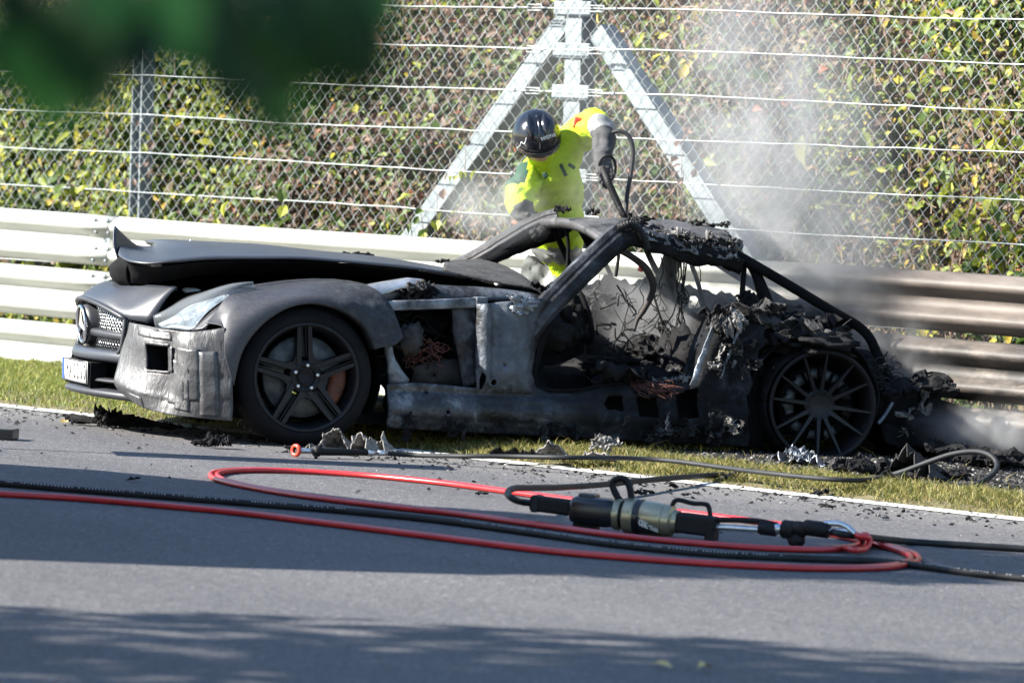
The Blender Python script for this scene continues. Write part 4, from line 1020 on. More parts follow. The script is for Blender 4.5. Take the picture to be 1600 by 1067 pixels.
bar([S(968, 390, .50), S(988, 402, .50), S(1008, 418, .48), S(1019, 440, .46), S(1018, 460, .44), S(1006, 485, .42), S(996, 500, .40), S(991, 518, .40)], (.018, .017, .019, .020, .018, .014, .010, .006), 'bent_strut', 'rust')
bar([S(1003, 414, .46), S(1000, 424, .46)], .014, 'strap_end', 'redplastic')
R = random.Random(5); m = MB()
for k in range(7):
    x = R.uniform(1058, 1070); p = [S(x, 392, .2)]
    for q in range(1, 9): p.append(S(x+R.uniform(-5, 5), 392+q*R.uniform(17, 20), .2+R.uniform(-.02, .02)))
    m.tube(path(p, 3), .0035, 4)
for (x, y0, y1) in ((1030, 400, 470), (1092, 395, 440), (912, 480, 600), (934, 430, 470), (1003, 440, 500)):
    p = [S(x+R.uniform(-6, 6), y0+(y1-y0)*q/5, .3) for q in range(6)]; m.tube(path(p, 3), .003, 4)
tag(m.obj('hanging_wires', 'wire', car), kind='stuff')
# interior
bar([S(1046, 398, -.35), S(1040, 440, -.33), S(1046, 490, -.30), S(1060, 540, -.28)], (.03, .05, .06, .05), 'seat_frame', 'char')
bar([S(1000, 470, -.30), S(1030, 452, -.32), S(1060, 458, -.33)], .022, 'seat_frame', 'char')
bar([S(950, 445, -.55), S(975, 470, -.52), S(985, 520, -.5)], .03, 'door_beam', 'char')
bar([S(1075, 400, -.2), S(1090, 440, -.18), S(1100, 480, -.2)], .012, 'rod', 'ashdark'); bar([S(1018, 450, .2), S(1030, 490, .18), S(1036, 506, .16)], .006, 'rod', 'ashdark')
bar([S(940, 400, -.5), S(952, 425, -.52), S(958, 440, -.5)], .012, 'rod')
sidesheet([(700, 428), (760, 440), (840, 446), (960, 434), (1020, 440), (1100, 452), (1190, 474), (1240, 490), (1240, 660), (760, 660), (700, 560)], -.80, 'far_side_panel', 'char', car, .03, .10, [[(1050, 462), (1090, 462), (1096, 480), (1060, 488)]], lambda a, w: .03*fz((a, w, 9), 5), .05, 6)
m = MB(); m.box((-1.75, 0, .16), (1.9, 1.5, .05)); m.obj('floor_pan', 'charsmooth', car, False)
m = lump((-1.6, -.02, .27), (.85, .17, .13), 51, 3, .2, 2); m.obj('tunnel', 'char', car)
m = lump((-2.35, 0, .42), (.16, .72, .28), 55, 4, .25, 3); m.obj('rear_bulkhead', 'char', car)
m = lump((-1.92, .34, .30), (.28, .22, .12), 57, 3, .3, 3); m.obj('seat_remains', 'char', car)
m = lump((-2.12, .34, .44), (.10, .20, .20), 58, 3, .35, 3); m.obj('seat_remains', 'char', car)
m = lump((-1.92, -.36, .30), (.28, .22, .14), 59, 3, .3, 3); m.obj('seat_remains', 'char', car)
m = lump(S(1035, 475, -.2), (.10, .10, .16), 60, 3, .35, 3); m.obj('seat_remains', 'ashdark', car)
m = lump(S(878, 500, .40), (.10, .20, .14), 61, 4, .45, 3); m.obj('dash_remains', 'char', car)
m = lump(S(850, 520, .55), (.14, .14, .10), 62, 3, .4, 3); m.obj('dash_remains', 'char', car)
m = lump((-1.16, -.3, .56), (.14, .40, .10), 63, 3, .3, 3); m.obj('dash_remains', 'char', car)
bar([Cv(-1.1, .74, .56), Cv(-1.12, 0, .60), Cv(-1.1, -.74, .58)], .035, 'dash_beam', 'burnt')
sw = empty('steering_wheel', (0, 0, 0)); sw.parent = car
cc = S(903, 487, .40); ax = Vector((-.93, .0, .36)).normalized(); up = Vector((.36, 0, .93)).normalized(); sd = Vector((0, 1, 0))
ring = [cc+up*(.165*math.sin(a))+sd*(.165*math.cos(a)) for a in np.linspace(0, 2*math.pi, 36, endpoint=False)]
m = MB(); m.tube(ring, .013, 8, closed=True); m.obj('wheel_rim', 'charsmooth', sw)
m = MB()
for a in (.1, math.pi-.1, -1.35, -1.8): m.tube([cc-ax*.03, cc+up*(.16*math.sin(a))+sd*(.16*math.cos(a))], .009, 6)
m.obj('spokes', 'charsmooth', sw)
bar([cc-ax*.02, cc-ax*.25], .03, 'steering_column', 'char')
R = random.Random(9); m = MB()
for k in range(60):
    c = S(R.uniform(985, 1030), R.uniform(592, 606), .86); p = [c]
    for q in range(4): p.append(p[-1]+Vector((R.uniform(-.045, .01), R.uniform(0, .03), R.uniform(-.022, .006))))
    m.tube(path(p, 2), .0022, 4)
tag(m.obj('bare_wires', 'copper', car), kind='stuff')
m = MB()
for k in range(14):
    c = S(R.uniform(1028, 1042), R.uniform(500, 505), .15); p = [c]
    for q in range(5): p.append(p[-1]+Vector((R.uniform(-.03, .01), R.uniform(-.02, .02), R.uniform(-.04, -.005))))
    m.tube(path(p, 2), .005, 5)
m.obj('lever_remains', 'ashdark', car)
m = crumple(S(975, 598, .84), (.30, .16, .09), 71, 14, 1, 0, 0, (.3, 0)); clean(m.obj('charred_flake', 'char', car, solid=.006))
for k in range(9):
    m = crumple(S(R.uniform(1020, 1075), R.uniform(594, 604), .82), (.07, .05, .03), 170+k, 7); clean(m.obj('charred_flake', R.choice(['ash', 'ashdark']), car, solid=.003))
for (px, py, v, s3, sd_, mt) in ((1010, 560, .1, (.14, .20, .10), 301, 'char'), (1046, 520, -.25, (.09, .16, .22), 302, 'char'), (1070, 570, .35, (.12, .16, .09), 303, 'ashdark'), (960, 575, .3, (.16, .16, .06), 304, 'char'), (985, 520, -.35, (.08, .14, .16), 305, 'char'), (935, 470, -.45, (.14, .12, .07), 306, 'ashdark')):
    m = lump(S(px, py, v), s3, sd_, 4, .55, 3.2); m.obj('seat_remains' if v != .3 else 'charred_flake', mt, car, False)
R = random.Random(66); m = MB()
for k in range(60):
    c = S(R.uniform(930, 1095), R.uniform(440, 580), R.uniform(-.5, .5)); p = [c]
    for q in range(4): p.append(p[-1]+Vector((R.uniform(-.07, .07), R.uniform(-.03, .03), R.uniform(-.08, .02))))
    m.tube(path(p, 3), R.uniform(.0015, .005), 4)
tag(m.obj('wire_tangle', 'char', car), kind='stuff')
# rear pillar
sidesheet([(1078, 602), (1089, 568), (1105, 528), (1116, 502), (1121, 503), (1112, 530), (1097, 572), (1086, 604)], .895, 'rear_pillar_edge', 'aludirty', car, .006, .015, (), lambda a, w: .012*fz((a, w, 5), 18), .004, 1)
sidesheet([(1124, 590), (1136, 556), (1150, 520), (1155, 510), (1158, 514), (1147, 542), (1132, 578), (1127, 592)], .89, 'rear_pillar_edge', 'aludirty', car, .006, .015, (), lambda a, w: .012*fz((a, w, 6), 18), .004, 2)
for (px, py, v, sx, sy, sz, sd_, mt) in ((1140, 502, .82, .26, .22, .06, 81, 'char'), (1175, 500, .74, .34, .26, .07, 82, 'ashdark'), (1150, 512, .88, .16, .12, .08, 83, 'ash'), (1205, 510, .70, .34, .30, .06, 84, 'char'), (1190, 492, .6, .20, .20, .08, 85, 'char'), (1120, 515, .88, .12, .08, .08, 86, 'ashdark')):
    m = crumple(S(px, py, v), (sx, sy, sz), sd_, 30, 1, .45, sd_, (.4, .2)); clean(m.obj('charred_panel', mt, car, False, solid=.008))
R = random.Random(21); m = MB()
for k in range(160):
    c = S(R.uniform(1150, 1182), R.uniform(478, 505), R.uniform(.5, .62)); d = Vector((R.uniform(-.05, .05), R.uniform(-.05, .05), R.uniform(.01, .07))); m.tube([c, c+d*.5+Vector((0, 0, .01)), c+d+Vector((R.uniform(-.03, .03), 0, -.01))], .002, 3)
tag(m.obj('wire_tangle', 'char', car), kind='stuff')
RQ = random.Random(77)
for k in range(46):
    if k < 22: px, py = RQ.uniform(1000, 1165), RQ.uniform(655, 692)
    elif k < 36: px, py = RQ.uniform(1115, 1185), RQ.uniform(505, 600)
    else: px, py = RQ.uniform(620, 1000), RQ.uniform(655, 682)
    m = crumple(S(px, py, .925 if py > 640 else .895), (RQ.uniform(.03, .11), RQ.uniform(.03, .08), RQ.uniform(.01, .03)), 500+k, 9, 1, .3, RQ.uniform(0, 3), (RQ.uniform(1.0, 1.6), RQ.uniform(-.5, .5))); clean(m.obj('charred_flake', RQ.choice(['ashdark', 'ashdark', 'char', 'char', 'ash'] if k < 36 else ['char', 'ashdark']), car, False, solid=.003))
# rear deck, quarter and tail
m = lump(S(1250, 535, .60), (.26, .34, .075), 91, 4, .45, 3); m.obj('rear_deck', 'char', car)
m = lump(S(1225, 512, .0), (.30, .55, .10), 92, 4, .4, 3); m.obj('rear_deck', 'char', car)
m = lump(S(1250, 500, -.4), (.20, .25, .10), 93, 4, .4, 3); m.obj('rear_deck', 'ashdark', car)
m = crumple(S(1235, 524, .82), (.42, .16, .08), 94, 30, 1, .3, 0, (.7, -.15)); clean(m.obj('charred_panel', 'ashdark', car, False, solid=.006))
m = crumple(S(1278, 520, .72), (.22, .16, .10), 95, 14, 1, .3, 0, (.5, .2)); clean(m.obj('charred_panel', 'char', car, False, solid=.006))
bar([S(1240, 488, .4), S(1241, 505, .4), S(1241, 520, .4)], .011, 'bolt_stud')
m = MB(); rr = []
for k in range(22):
    a = math.radians(-10+k*200/21); rr.append([Cv(-2.673+(.345+.012*nz((k*.5, v*4, 2)))*math.cos(a), v, .315+(.33+.012*nz((k*.5, v*4, 8)))*math.sin(a)) for v in (.80, .66, .48)])
m.grid(rr); m.obj('wheel_arch', 'char', car, solid=.01)
m = MB(); m.box((-2.75, 0, .40), (.9, .9, .34)); m.obj('gearbox', 'charsmooth', car, bevel=.08)
m = MB(); m.box((-3.2, 0, .30), (.30, 1.3, .22)); m.obj('rear_crossmember', 'charsmooth', car, bevel=.06)
tail = [(1383, 612), (1400, 598), (1432, 604), (1470, 594), (1474, 610), (1470, 640), (1480, 660), (1462, 686), (1440, 700), (1400, 700), (1380, 690), (1376, 650)]
sidesheet(tail, .62, 'rear_bumper_remains', 'char', car, .03, .04, [[(1392, 628), (1436, 618), (1440, 638), (1424, 655), (1396, 650)]], lambda a, w: .07*fz((a, w, 4), 7, 2)-.25*max(0, -a-3.45), .02, 4)
m = crumple(S(1432, 606, .60), (.36, .26, .05), 201, 28, 1, 0, 0, (-.2, .1)); clean(m.obj('charred_panel', 'char', car, False, solid=.012))
m = crumple(S(1432, 662, .66), (.20, .16, .05), 202, 12, 1, 0, 0, (1.3, .2)); clean(m.obj('melted_sheet', 'ash', car, solid=.004))
m = crumple(S(1448, 628, .64), (.12, .18, .05), 203, 12, 1, 0, 0, (1.2, .9)); clean(m.obj('melted_sheet', 'ash', car, solid=.004))
m = lump(S(1425, 660, .40), (.26, .30, .15), 204, 3, .4, 3); m.obj('silencer_remains', 'char', car)
R = random.Random(31); m = MB()
for k in range(70):
    c = S(R.uniform(1345, 1392), R.uniform(560, 606), R.uniform(.45, .65)); p = [c]
    for q in range(4): p.append(p[-1]+Vector((R.uniform(-.05, .05), R.uniform(-.02, .02), R.uniform(-.03, .03))))
    m.tube(path(p, 2), R.uniform(.0012, .004), 4)
m.tube(path([S(1255, 528, .7), S(1300, 548, .75), S(1345, 565, .7), S(1385, 590, .62)], 4), .002, 4); m.tube(path([S(1302, 546, .7), S(1312, 515, .7), S(1328, 500, .72), S(1332, 498, .72)], 4), .0018, 4)
tag(m.obj('frayed_wires', 'wire', car), kind='stuff')
bar([S(1400, 618, .66), S(1385, 645, .68), S(1372, 662, .70)], .010, 'rod', 'aludirty')
for (px, py, v, s3, sd_) in ((1240, 690, .80, (.13, .08, .05), 211), (1290, 705, .82, (.12, .08, .04), 212)):
    pass

# ------------------------------------------------------------------ wheels
def spoke_bar(m, c, ang, r0, r1, off0, off1, w0, w1, y0, y1, dep):
    d = Vector((math.cos(ang), 0, math.sin(ang))); t = Vector((-math.sin(ang), 0, math.cos(ang)))
    v = []
    for r, o, w, y in ((r0, off0, w0, y0), (r1, off1, w1, y1)):
        for s_, yy in ((-1, y-dep), (-.75, y), (.75, y), (1, y-dep)): p = c+d*r+t*(o+s_*w/2); v.append(Vector((p.x, yy, p.z)))
    m.add(v, [(1, 2, 6, 5), (0, 1, 5, 4), (2, 3, 7, 6), (0, 4, 7, 3)])
def front_wheel():
    w = empty('front_wheel', (0, .93, .334)); w.parent = car; O = Vector((0, 0, 0))
    m = MB(); pr = [(-.255, .258), (-.262, .285), (-.250, .325), (-.215, .338), (-.13, .341), (-.05, .338), (-.018, .326), (-.002, .300), (.004, .282), (0, .268), (-.010, .260), (-.03, .256)]
    m.lathe(pr, O, (0, 1, 0), 64); m.obj('tyre', 'rubber', w)
    m = MB(); m.lathe([(-.24, .245), (-.20, .228), (-.06, .232), (-.02, .246), (-.003, .251), (.001, .258), (-.004, .265), (-.018, .266)], O, (0, 1, 0), 64); m.obj('rim', 'rim', w, solid=.003)
    m = MB(); c = Vector((0, 0, 0))
    for k in range(5):
        a = math.radians(180-(95+72*k))
        for s_ in (-1, 1):
            spoke_bar(m, c, a, .045, .253, s_*.030, s_*.026, .034, .024, -.020, -.006, .035)
            spoke_bar(m, c, a, .10, .245, s_*.012, s_*.008, .008, .006, -.034, -.018, .02)
            spoke_bar(m, c, a, .06, .11, s_*.052, s_*.038, .03, .012, -.026, -.022, .03)
    m.lathe([(-.07, .085), (-.022, .078), (-.014, .066), (-.022, .050), (-.030, .046), (-.028, 0)], c, (0, 1, 0), 40); m.obj('spokes', 'rim', w, False)
    m = MB(); m.lathe([(-.03, .040), (-.016, .039), (-.012, .034), (-.018, .030), (-.018, 0)], c, (0, 1, 0), 24); m.obj('hub_cap', 'rimburnt', w)
    for k in range(5):
        a = math.radians(95+36+72*k+36); m = MB(); m.lathe([(-.03, .009), (-.006, .009), (-.004, .006), (-.007, 0)], Vector((.058*math.cos(a), 0, .058*math.sin(a))), (0, 1, 0), 8); m.obj('wheel_bolt', 'steel', w)
    m = MB(); m.lathe([(-.115, .09), (-.080, .092), (-.078, .100), (-.078, .196), (-.082, .198), (-.11, .198)], O, (0, 1, 0), 48); m.obj('brake_disc', 'disc', w)
    m = MB()
    for rr_ in range(3):
        for k in range(22): a = 2*math.pi*(k+rr_*.33)/22; m.lathe([(-.0779, 0), (-.0779, .0035)], Vector(((.125+.025*rr_)*math.cos(a), .0006, (.125+.025*rr_)*math.sin(a))), (0, 1, 0), 6)
    m.obj('disc_holes', 'print', w)
    m = MB(); rows = []
    for k in range(9):
        a = math.radians(-38+k*52/8); rows.append([Vector((-r*math.cos(a), y, r*math.sin(a))) for r, y in ((.13, -.09), (.135, -.055), (.16, -.046), (.195, -.046), (.212, -.055), (.216, -.09))])
    m.grid(rows); m.obj('brake_caliper', 'caliper', w); return w
fw = front_wheel(); f2 = copytree(fw, car); f2.location = (0, -.93, .334); f2.rotation_euler = (0, 0, math.pi)
def rear_wheel():
    w = empty('rear_wheel', (-2.673, .93, .300)); w.parent = car; w.rotation_euler = (0, 0, -.07); O = Vector((0, 0, 0))
    m = MB(); m.lathe([(-.285, .268), (-.28, .276), (-.26, .262), (-.20, .245), (-.10, .240), (-.06, .247), (-.03, .252), (-.006, .258), (0, .264), (.002, .272), (-.004, .278), (-.02, .277), (-.03, .262), (-.10, .252), (-.2, .256), (-.27, .272)], O, (0, 1, 0), 64, loop=True); m.obj('rim', 'rimburnt', w)
    m = MB(); c = Vector((0, 0, 0))
    for k in range(6):
        for s_ in (-.235, .235):
            a = math.radians(79+60*k)+s_
            spoke_bar(m, c, a, .05, .262, 0, 0, .030, .011, -.050, -.006, .030)
    m.lathe([(-.12, .085), (-.055, .082), (-.045, .068), (-.055, .050), (-.06, 0)], c, (0, 1, 0), 32); m.obj('spokes', 'rim', w, False)
    R = random.Random(3)
    for a0 in (5, 38, 62, 92, 117, 145, -62, -95, -128, -20, 180):
        m = MB(); rows = []; da = R.uniform(18, 26)
        for k in range(6):
            a = math.radians(a0+k*da/5); rows.append([Vector((r*math.cos(a), -.105+R.uniform(-.001, .001), r*math.sin(a))) for r in (.125+R.uniform(0, .01), .185-R.uniform(0, .015))])
        m.grid(rows); m.obj('disc_fragment', 'disc' if a0 not in (180, 145) else 'rimburnt', w, solid=.02)
    m = MB(); m.lathe([(-.16, .11), (-.13, .12), (-.128, .19), (-.15, .192)], O, (0, 1, 0), 40); m.obj('brake_carrier', 'charsmooth', w)
    m = MB(); rows = []
    for k in range(41):
        a = math.pi*2*k/40; rows.append([Vector(((r+.008*nz((k*.7, y*20, 3)))*math.cos(a), y, (r+.008*nz((k*.7, y*20, 3)))*math.sin(a) if math.sin(a) > -.8 else -.8*r+(math.sin(a)+.8)*r*.6)) for y, r in ((-.29, .285), (-.24, .298), (-.14, .296), (-.07, .290), (-.05, .280))])
    m.grid(rows); m.obj('tyre_remains', 'char', w, solid=.006); return w
rw = rear_wheel(); r2 = copytree(rw, car); r2.location = (-2.673, -.93, .300); r2.rotation_euler = (0, 0, math.pi)

# ------------------------------------------------------------------ MARSHAL leaning over the far side of the car
def pY(x, y, Y): return hit(x, y, Vector((0, 1, 0)), Y)
def wp(x, y, Y): return pY(x, y, Y+12.6)
def skinned(bones, name, rootname, parent=None, sub=2):
    """bones: {name: (pos, radius or (rx, ry), parent)} -> one continuous skin surface"""
    names = list(bones); V = [bones[n][0] for n in names]; E = [(names.index(bones[n][2]), i) for i, n in enumerate(names) if bones[n][2]]
    me = bpy.data.meshes.new(name); me.from_pydata([tuple(v) for v in V], E, []); o = bpy.data.objects.new(name, me); COL.objects.link(o)
    md = o.modifiers.new('k', 'SKIN'); md.use_smooth_shade = True; md.branch_smoothing = .6
    for i, n in enumerate(names):
        r = bones[n][1]; r = r if hasattr(r, '__len__') else (r, r); sv = me.skin_vertices[0].data[i]; sv.radius = r; sv.use_root = (n == rootname)
    sb = o.modifiers.new('s', 'SUBSURF'); sb.levels = sb.render_levels = sub
    dg = bpy.context.evaluated_depsgraph_get(); dg.update(); nm = bpy.data.meshes.new_from_object(o.evaluated_get(dg)); nm.name = name
    bpy.data.objects.remove(o); o = bpy.data.objects.new(name, nm); link(o, parent); return o
B = {}
def bn(n, p, r, par): B[n] = (p, r, par)
bn('pelvis', wp(872, 396, 14.62), (.17, .14), None)
bn('belly', wp(864, 350, 14.50), (.205, .155), 'pelvis'); bn('chest', wp(859, 305, 14.32), (.225, .16), 'belly'); bn('upper', wp(859, 265, 14.18), (.205, .135), 'chest')
bn('neck', wp(850, 244, 14.10), .075, 'upper'); bn('head', wp(841, 226, 14.02), .095, 'neck'); bn('crown', wp(838, 212, 13.96), .085, 'head')
bn('nose', wp(842, 246, 13.93), .02, 'head')
bn('rsh', wp(884, 224, 14.16), .10, 'upper'); bn('rsh2', wp(908, 203, 14.12), .092, 'rsh'); bn('rup', wp(932, 196, 14.02), .082, 'rsh2'); bn('relb', wp(944, 203, 13.93), .074, 'rup')
bn('rfor', wp(941, 228, 13.86), .062, 'relb'); bn('rwr', wp(941, 255, 13.80), .045, 'rfor'); bn('rpalm', wp(944, 270, 13.78), (.045, .03), 'rwr')
bn('lsh', wp(830, 262, 14.16), .105, 'upper'); bn('lup', wp(820, 290, 14.06), .085, 'lsh'); bn('lelb', wp(811, 318, 14.04), .080, 'lup'); bn('lfor', wp(820, 334, 14.0), .06, 'lelb'); bn('lwr', wp(832, 346, 13.97), .04, 'lfor'); bn('lpalm', wp(840, 352, 13.95), (.042, .028), 'lwr')
for pre, base, dx in (('r', (944, 270), 1), ('l', (840, 352), 1)):
    Y = 13.78 if pre == 'r' else 13.95
    for k, (ox, oy, ln) in enumerate(((-9, 4, .9), (-4, 8, 1.0), (2, 9, 1.05), (7, 6, .85))):
        bn(f'{pre}f{k}a', wp(base[0]+ox*.8, base[1]+oy, Y-.03), .0125, pre+'palm'); bn(f'{pre}f{k}b', wp(base[0]+ox*.8+1, base[1]+oy+9*ln, Y-.045), .0115, f'{pre}f{k}a'); bn(f'{pre}f{k}c', wp(base[0]+ox*.7+3, base[1]+oy+14*ln, Y-.02), .010, f'{pre}f{k}b')
    bn(pre+'t1', wp(base[0]+11, base[1]-2, Y-.02), .014, pre+'palm'); bn(pre+'t2', wp(base[0]+13, base[1]+8, Y-.05), .012, pre+'t1')
gv = lambda x, y: vergez(*tr(Vector((x, y, 0)))[:2])
for s_, xx in (('r', .085), ('l', -.095)):
    h = B['pelvis'][0]; f = Vector((h.x+xx*1.3-.01, h.y+(.02 if s_ == 'r' else -.06), gv(h.x+xx, h.y)))
    bn(s_+'hip', h+Vector((xx, 0, -.06)), .105, 'pelvis'); bn(s_+'knee', Vector((f.x-.0, f.y-.06, .50)), .075, s_+'hip'); bn(s_+'shin', Vector((f.x, f.y-.02, .28)), .068, s_+'knee'); bn(s_+'ank', Vector((f.x, f.y+.02, .10)), .052, s_+'shin'); bn(s_+'toe', Vector((f.x, f.y-.15, .05)), (.05, .04), s_+'ank')
ph = B['pelvis'][0]
man = empty('person', (ph.x, ph.y, gv(ph.x, ph.y)), 0, 'helmeted marshal in yellow high-visibility jacket leaning over the burnt car roof', 'person')
body = skinned(B, 'body', 'pelvis', man, 3)
bm_off = Matrix.Translation(-Vector(man.location)); body.matrix_local = bm_off
ml = ['hivis', 'reflective', 'green', 'glove', 'skin', 'toolrubber']
body.data.materials.clear()
for x in ml: body.data.materials.append(MAT[x])
seg = [(B[n][2], n) for n in B if B[n][2]]
gp = wp(812, 268, 14.08); npol = len(body.data.polygons); PC = np.zeros(npol*3); body.data.polygons.foreach_get('center', PC); PC = PC.reshape(-1, 3)
bestd = np.full(npol, 9e9); bi = np.zeros(npol, int); bt = np.zeros(npol)
for q, (a, b) in enumerate(seg):
    A, ab = np.array(B[a][0]), np.array(B[b][0])-np.array(B[a][0]); t = np.clip(((PC-A)@ab)/max(1e-9, ab@ab), 0, 1); d = np.linalg.norm(PC-A-t[:, None]*ab, axis=1)/(.5*(np.mean(B[a][1])+np.mean(B[b][1])))
    mk = d < bestd; bestd[mk] = d[mk]; bi[mk] = q; bt[mk] = t[mk]
for q, p in enumerate(body.data.polygons):
    a, b = seg[bi[q]]; t = bt[q]; k = 0
    if b in ('head', 'crown', 'nose'): k = 4
    if b == 'relb' and t > .05: k = 0 if .40 < t < .62 else 1
    if b in ('rfor', 'rwr', 'rpalm', 'lwr', 'lpalm') or b[:2] in ('rf', 'lf', 'rt', 'lt'): k = 3
    if b in ('rhip', 'lhip', 'rknee', 'lknee'): k = 1
    if b in ('rknee', 'lknee') and .40 < t < .62: k = 0
    if b in ('rshin', 'lshin', 'rank', 'lank'): k = 1
    if b in ('rtoe', 'ltoe'): k = 5
    c = PC[q]
    if k == 0 and c[2] < 1.0 and b not in ('lfor',): k = 0 if .84 < c[2] < .92 else 1
    if np.linalg.norm(c-np.array(gp)) < .105 and c[0] < gp.x+.04: k = 2
    p.material_index = k; p.use_smooth = True
for v in body.data.vertices:
    if v.co.z > .75: q = v.co; n = fz((q.x*4, q.y*4, q.z*4), 1.6, 3, 5); n2 = nz((q.x*3+q.z*5, q.y*3, q.z*2), 2.2, 6); n3 = 1-2*abs(nz((q.x*5+q.z*2.5, q.y*4, q.z*7-q.x*3), 1.7, 9)); n+= .35*n3*n3*n3; v.co = q+v.normal*(.026*n+.030*abs(n2)-.006)*(1 if (q-B['head'][0]).length > .2 else 0)
# collar flaps, badge, pockets
def patch(px, py, Y, w, h, rot, name, mat, yaw=0, bend=0):
    c = wp(px, py, Y); m = MB(); rr = []
    for i in range(5):
        r = []
        for j in range(5):
            u, q = (i/4-.5)*w, (j/4-.5)*h; x = u*math.cos(rot)-q*math.sin(rot); z = u*math.sin(rot)+q*math.cos(rot); r.append(c+Vector((x*math.cos(yaw), x*math.sin(yaw)+bend*(u*u+q*q)*8, z))-Vector(man.location))
        rr.append(r)
    m.grid(rr); return m.obj(name, mat, man, solid=.006)
patch(903, 192, 14.020, .046, .058, -.1, 'badge', 'badge', .1)
patch(893, 260, 14.045, .04, .018, -.5, 'pocket_flap', 'green', .2)
patch(880, 266, 14.055, .018, .07, .5, 'collar_flap', 'green', .1)
patch(852, 274, 14.045, .025, .03, .5, 'pocket_flap', 'green')
# helmet
hc = wp(838.5, 213, 13.98); fdir = Vector((.14, -.74, -.66)).normalized(); udir = Vector((-.03, -.66, .74)); udir = (udir-fdir*udir.dot(fdir)).normalized(); rdir = fdir.cross(udir)
hel = empty('helmet', (0, 0, 0)); hel.parent = man; hl_ = -Vector(man.location)
def hp(f, u, r): return hc+hl_+fdir*f+udir*u+rdir*r
m = MB(); rows = []; nu, nv = 40, 28
for i in range(nv+1):
    th = math.pi*i/nv; r = []
    for j in range(nu+1):
        ph_ = 2*math.pi*j/nu; x, y, z = math.sin(th)*math.cos(ph_), math.sin(th)*math.sin(ph_), math.cos(th)
        sc = 1.0+.05*max(0, x)*(z < 0)
        r.append(hp(x*.150*sc, z*.138 if z > 0 else z*.125, y*.128))
    rows.append(r)
def skp(i, j):
    th = math.pi*(i+.5)/nv; ph_ = 2*math.pi*(j+.5)/nu; x, y, z = math.sin(th)*math.cos(ph_), math.sin(th)*math.sin(ph_), math.cos(th)
    return z < -.72 or (x > .30 and z < .02)
m.grid(rows, skip=skp); m.obj('helmet_shell', 'helmet', hel, solid=.008)
m = MB(); rr = []
for z in (.10, .02, -.06, -.12):
    rr.append([hp(.155*math.cos(a)*math.sqrt(1-z*z*.8), z*.145, .130*math.sin(a)*math.sqrt(1-z*z*.8)) for a in np.linspace(-1.1, 1.1, 15)])
m.grid(rr); m.obj('visor', 'visor', hel, solid=.002)
m = MB(); m.grid([[hp(.15*math.cos(a)*math.sqrt(1-z*z)+.004, z*.14, .13*math.sin(a)*math.sqrt(1-z*z)) for a in np.linspace(-1.15, 1.15, 15)] for z in (.22, .10)]); m.obj('helmet_trim', 'toolrubber', hel, solid=.005)
for sy in (-1, 1):
    m = MB(); rr = []
    for k in range(9):
        u = k/8; a = -.15+.95*u; w = .022*math.sin(math.pi*min(1, u*1.02+.02))+.006; cc_ = lambda off, lift: hp((.15+lift)*math.sin(a), (.138+lift)*math.cos(a)*.97, sy*.042+off)
        rr.append([cc_(-w, -.003), cc_(-w*.5, .008), cc_(0, .012), cc_(w*.5, .008), cc_(w, -.003)])
    m.grid(rr); m.obj('helmet_vent', 'helmet', hel)
M_ = Matrix.Translation(hp(.123, .102, -.045))@Matrix((tuple(-rdir)+(0,), tuple((udir*.8-fdir*.6).normalized())+(0,), tuple((udir*.6+fdir*.8).normalized())+(0,), (0, 0, 0, 1))).transposed()@Matrix.Rotation(.25, 4, 'Z')
text_obj('setma', .034, 'white', hel, M_)
m = MB(); m.tube(path([hp(.105, .02, .112), hp(.118, .05, .098), hp(.108, .062, .092), hp(.122, .06, .078), hp(.110, .09, .066)], 6), .0022, 4); m.obj('scratch', 'white', hel)
for sy in (-1, 1):
    m = lump(hp(.088, -.01, sy*.032), (.012, .012, .012), 3, 2, 0); m.obj('eye', 'white', man)
# lance held by the marshal
lan = empty('spray_lance', wp(955, 290, 13.74), 0, 'dark extinguisher lance with looped hose held by the marshal', 'lance'); ll = -Vector(lan.location)
m = MB(); m.tube([wp(941, 262, 13.75)+ll, wp(953, 292, 13.72)+ll, wp(968, 324, 13.66)+ll, wp(980, 348, 13.62)+ll], .016, 12); m.obj('lance_tube', 'toolrubber', lan)
m = MB(); P = [wp(945, 272, 13.75)+ll, wp(968, 324, 13.66)+ll]
for k in range(16): a = P[0].lerp(P[1], k/16); b = P[0].lerp(P[1], k/16+.03); m.tube([a, b], .0185, 12)
m.obj('lance_ribs', 'toolrubber', lan)
m = MB(); m.tube(path([wp(950, 211, 13.86)+ll, wp(968, 205, 13.84)+ll, wp(983, 214, 13.83)+ll, wp(989, 236, 13.82)+ll, wp(986, 270, 13.80)+ll, wp(980, 305, 13.76)+ll, wp(977, 345, 13.72)+ll], 8), .0115, 10); m.obj('hose', 'hosegrey', lan)
m = MB(); m.tube([wp(949+13*math.cos(a), 262+19*math.sin(a), 13.76+.02*math.sin(a))+ll for a in np.linspace(0, 2*math.pi, 24, endpoint=False)], .007, 8, closed=True); m.obj('grip_ring', 'toolrubber', lan)

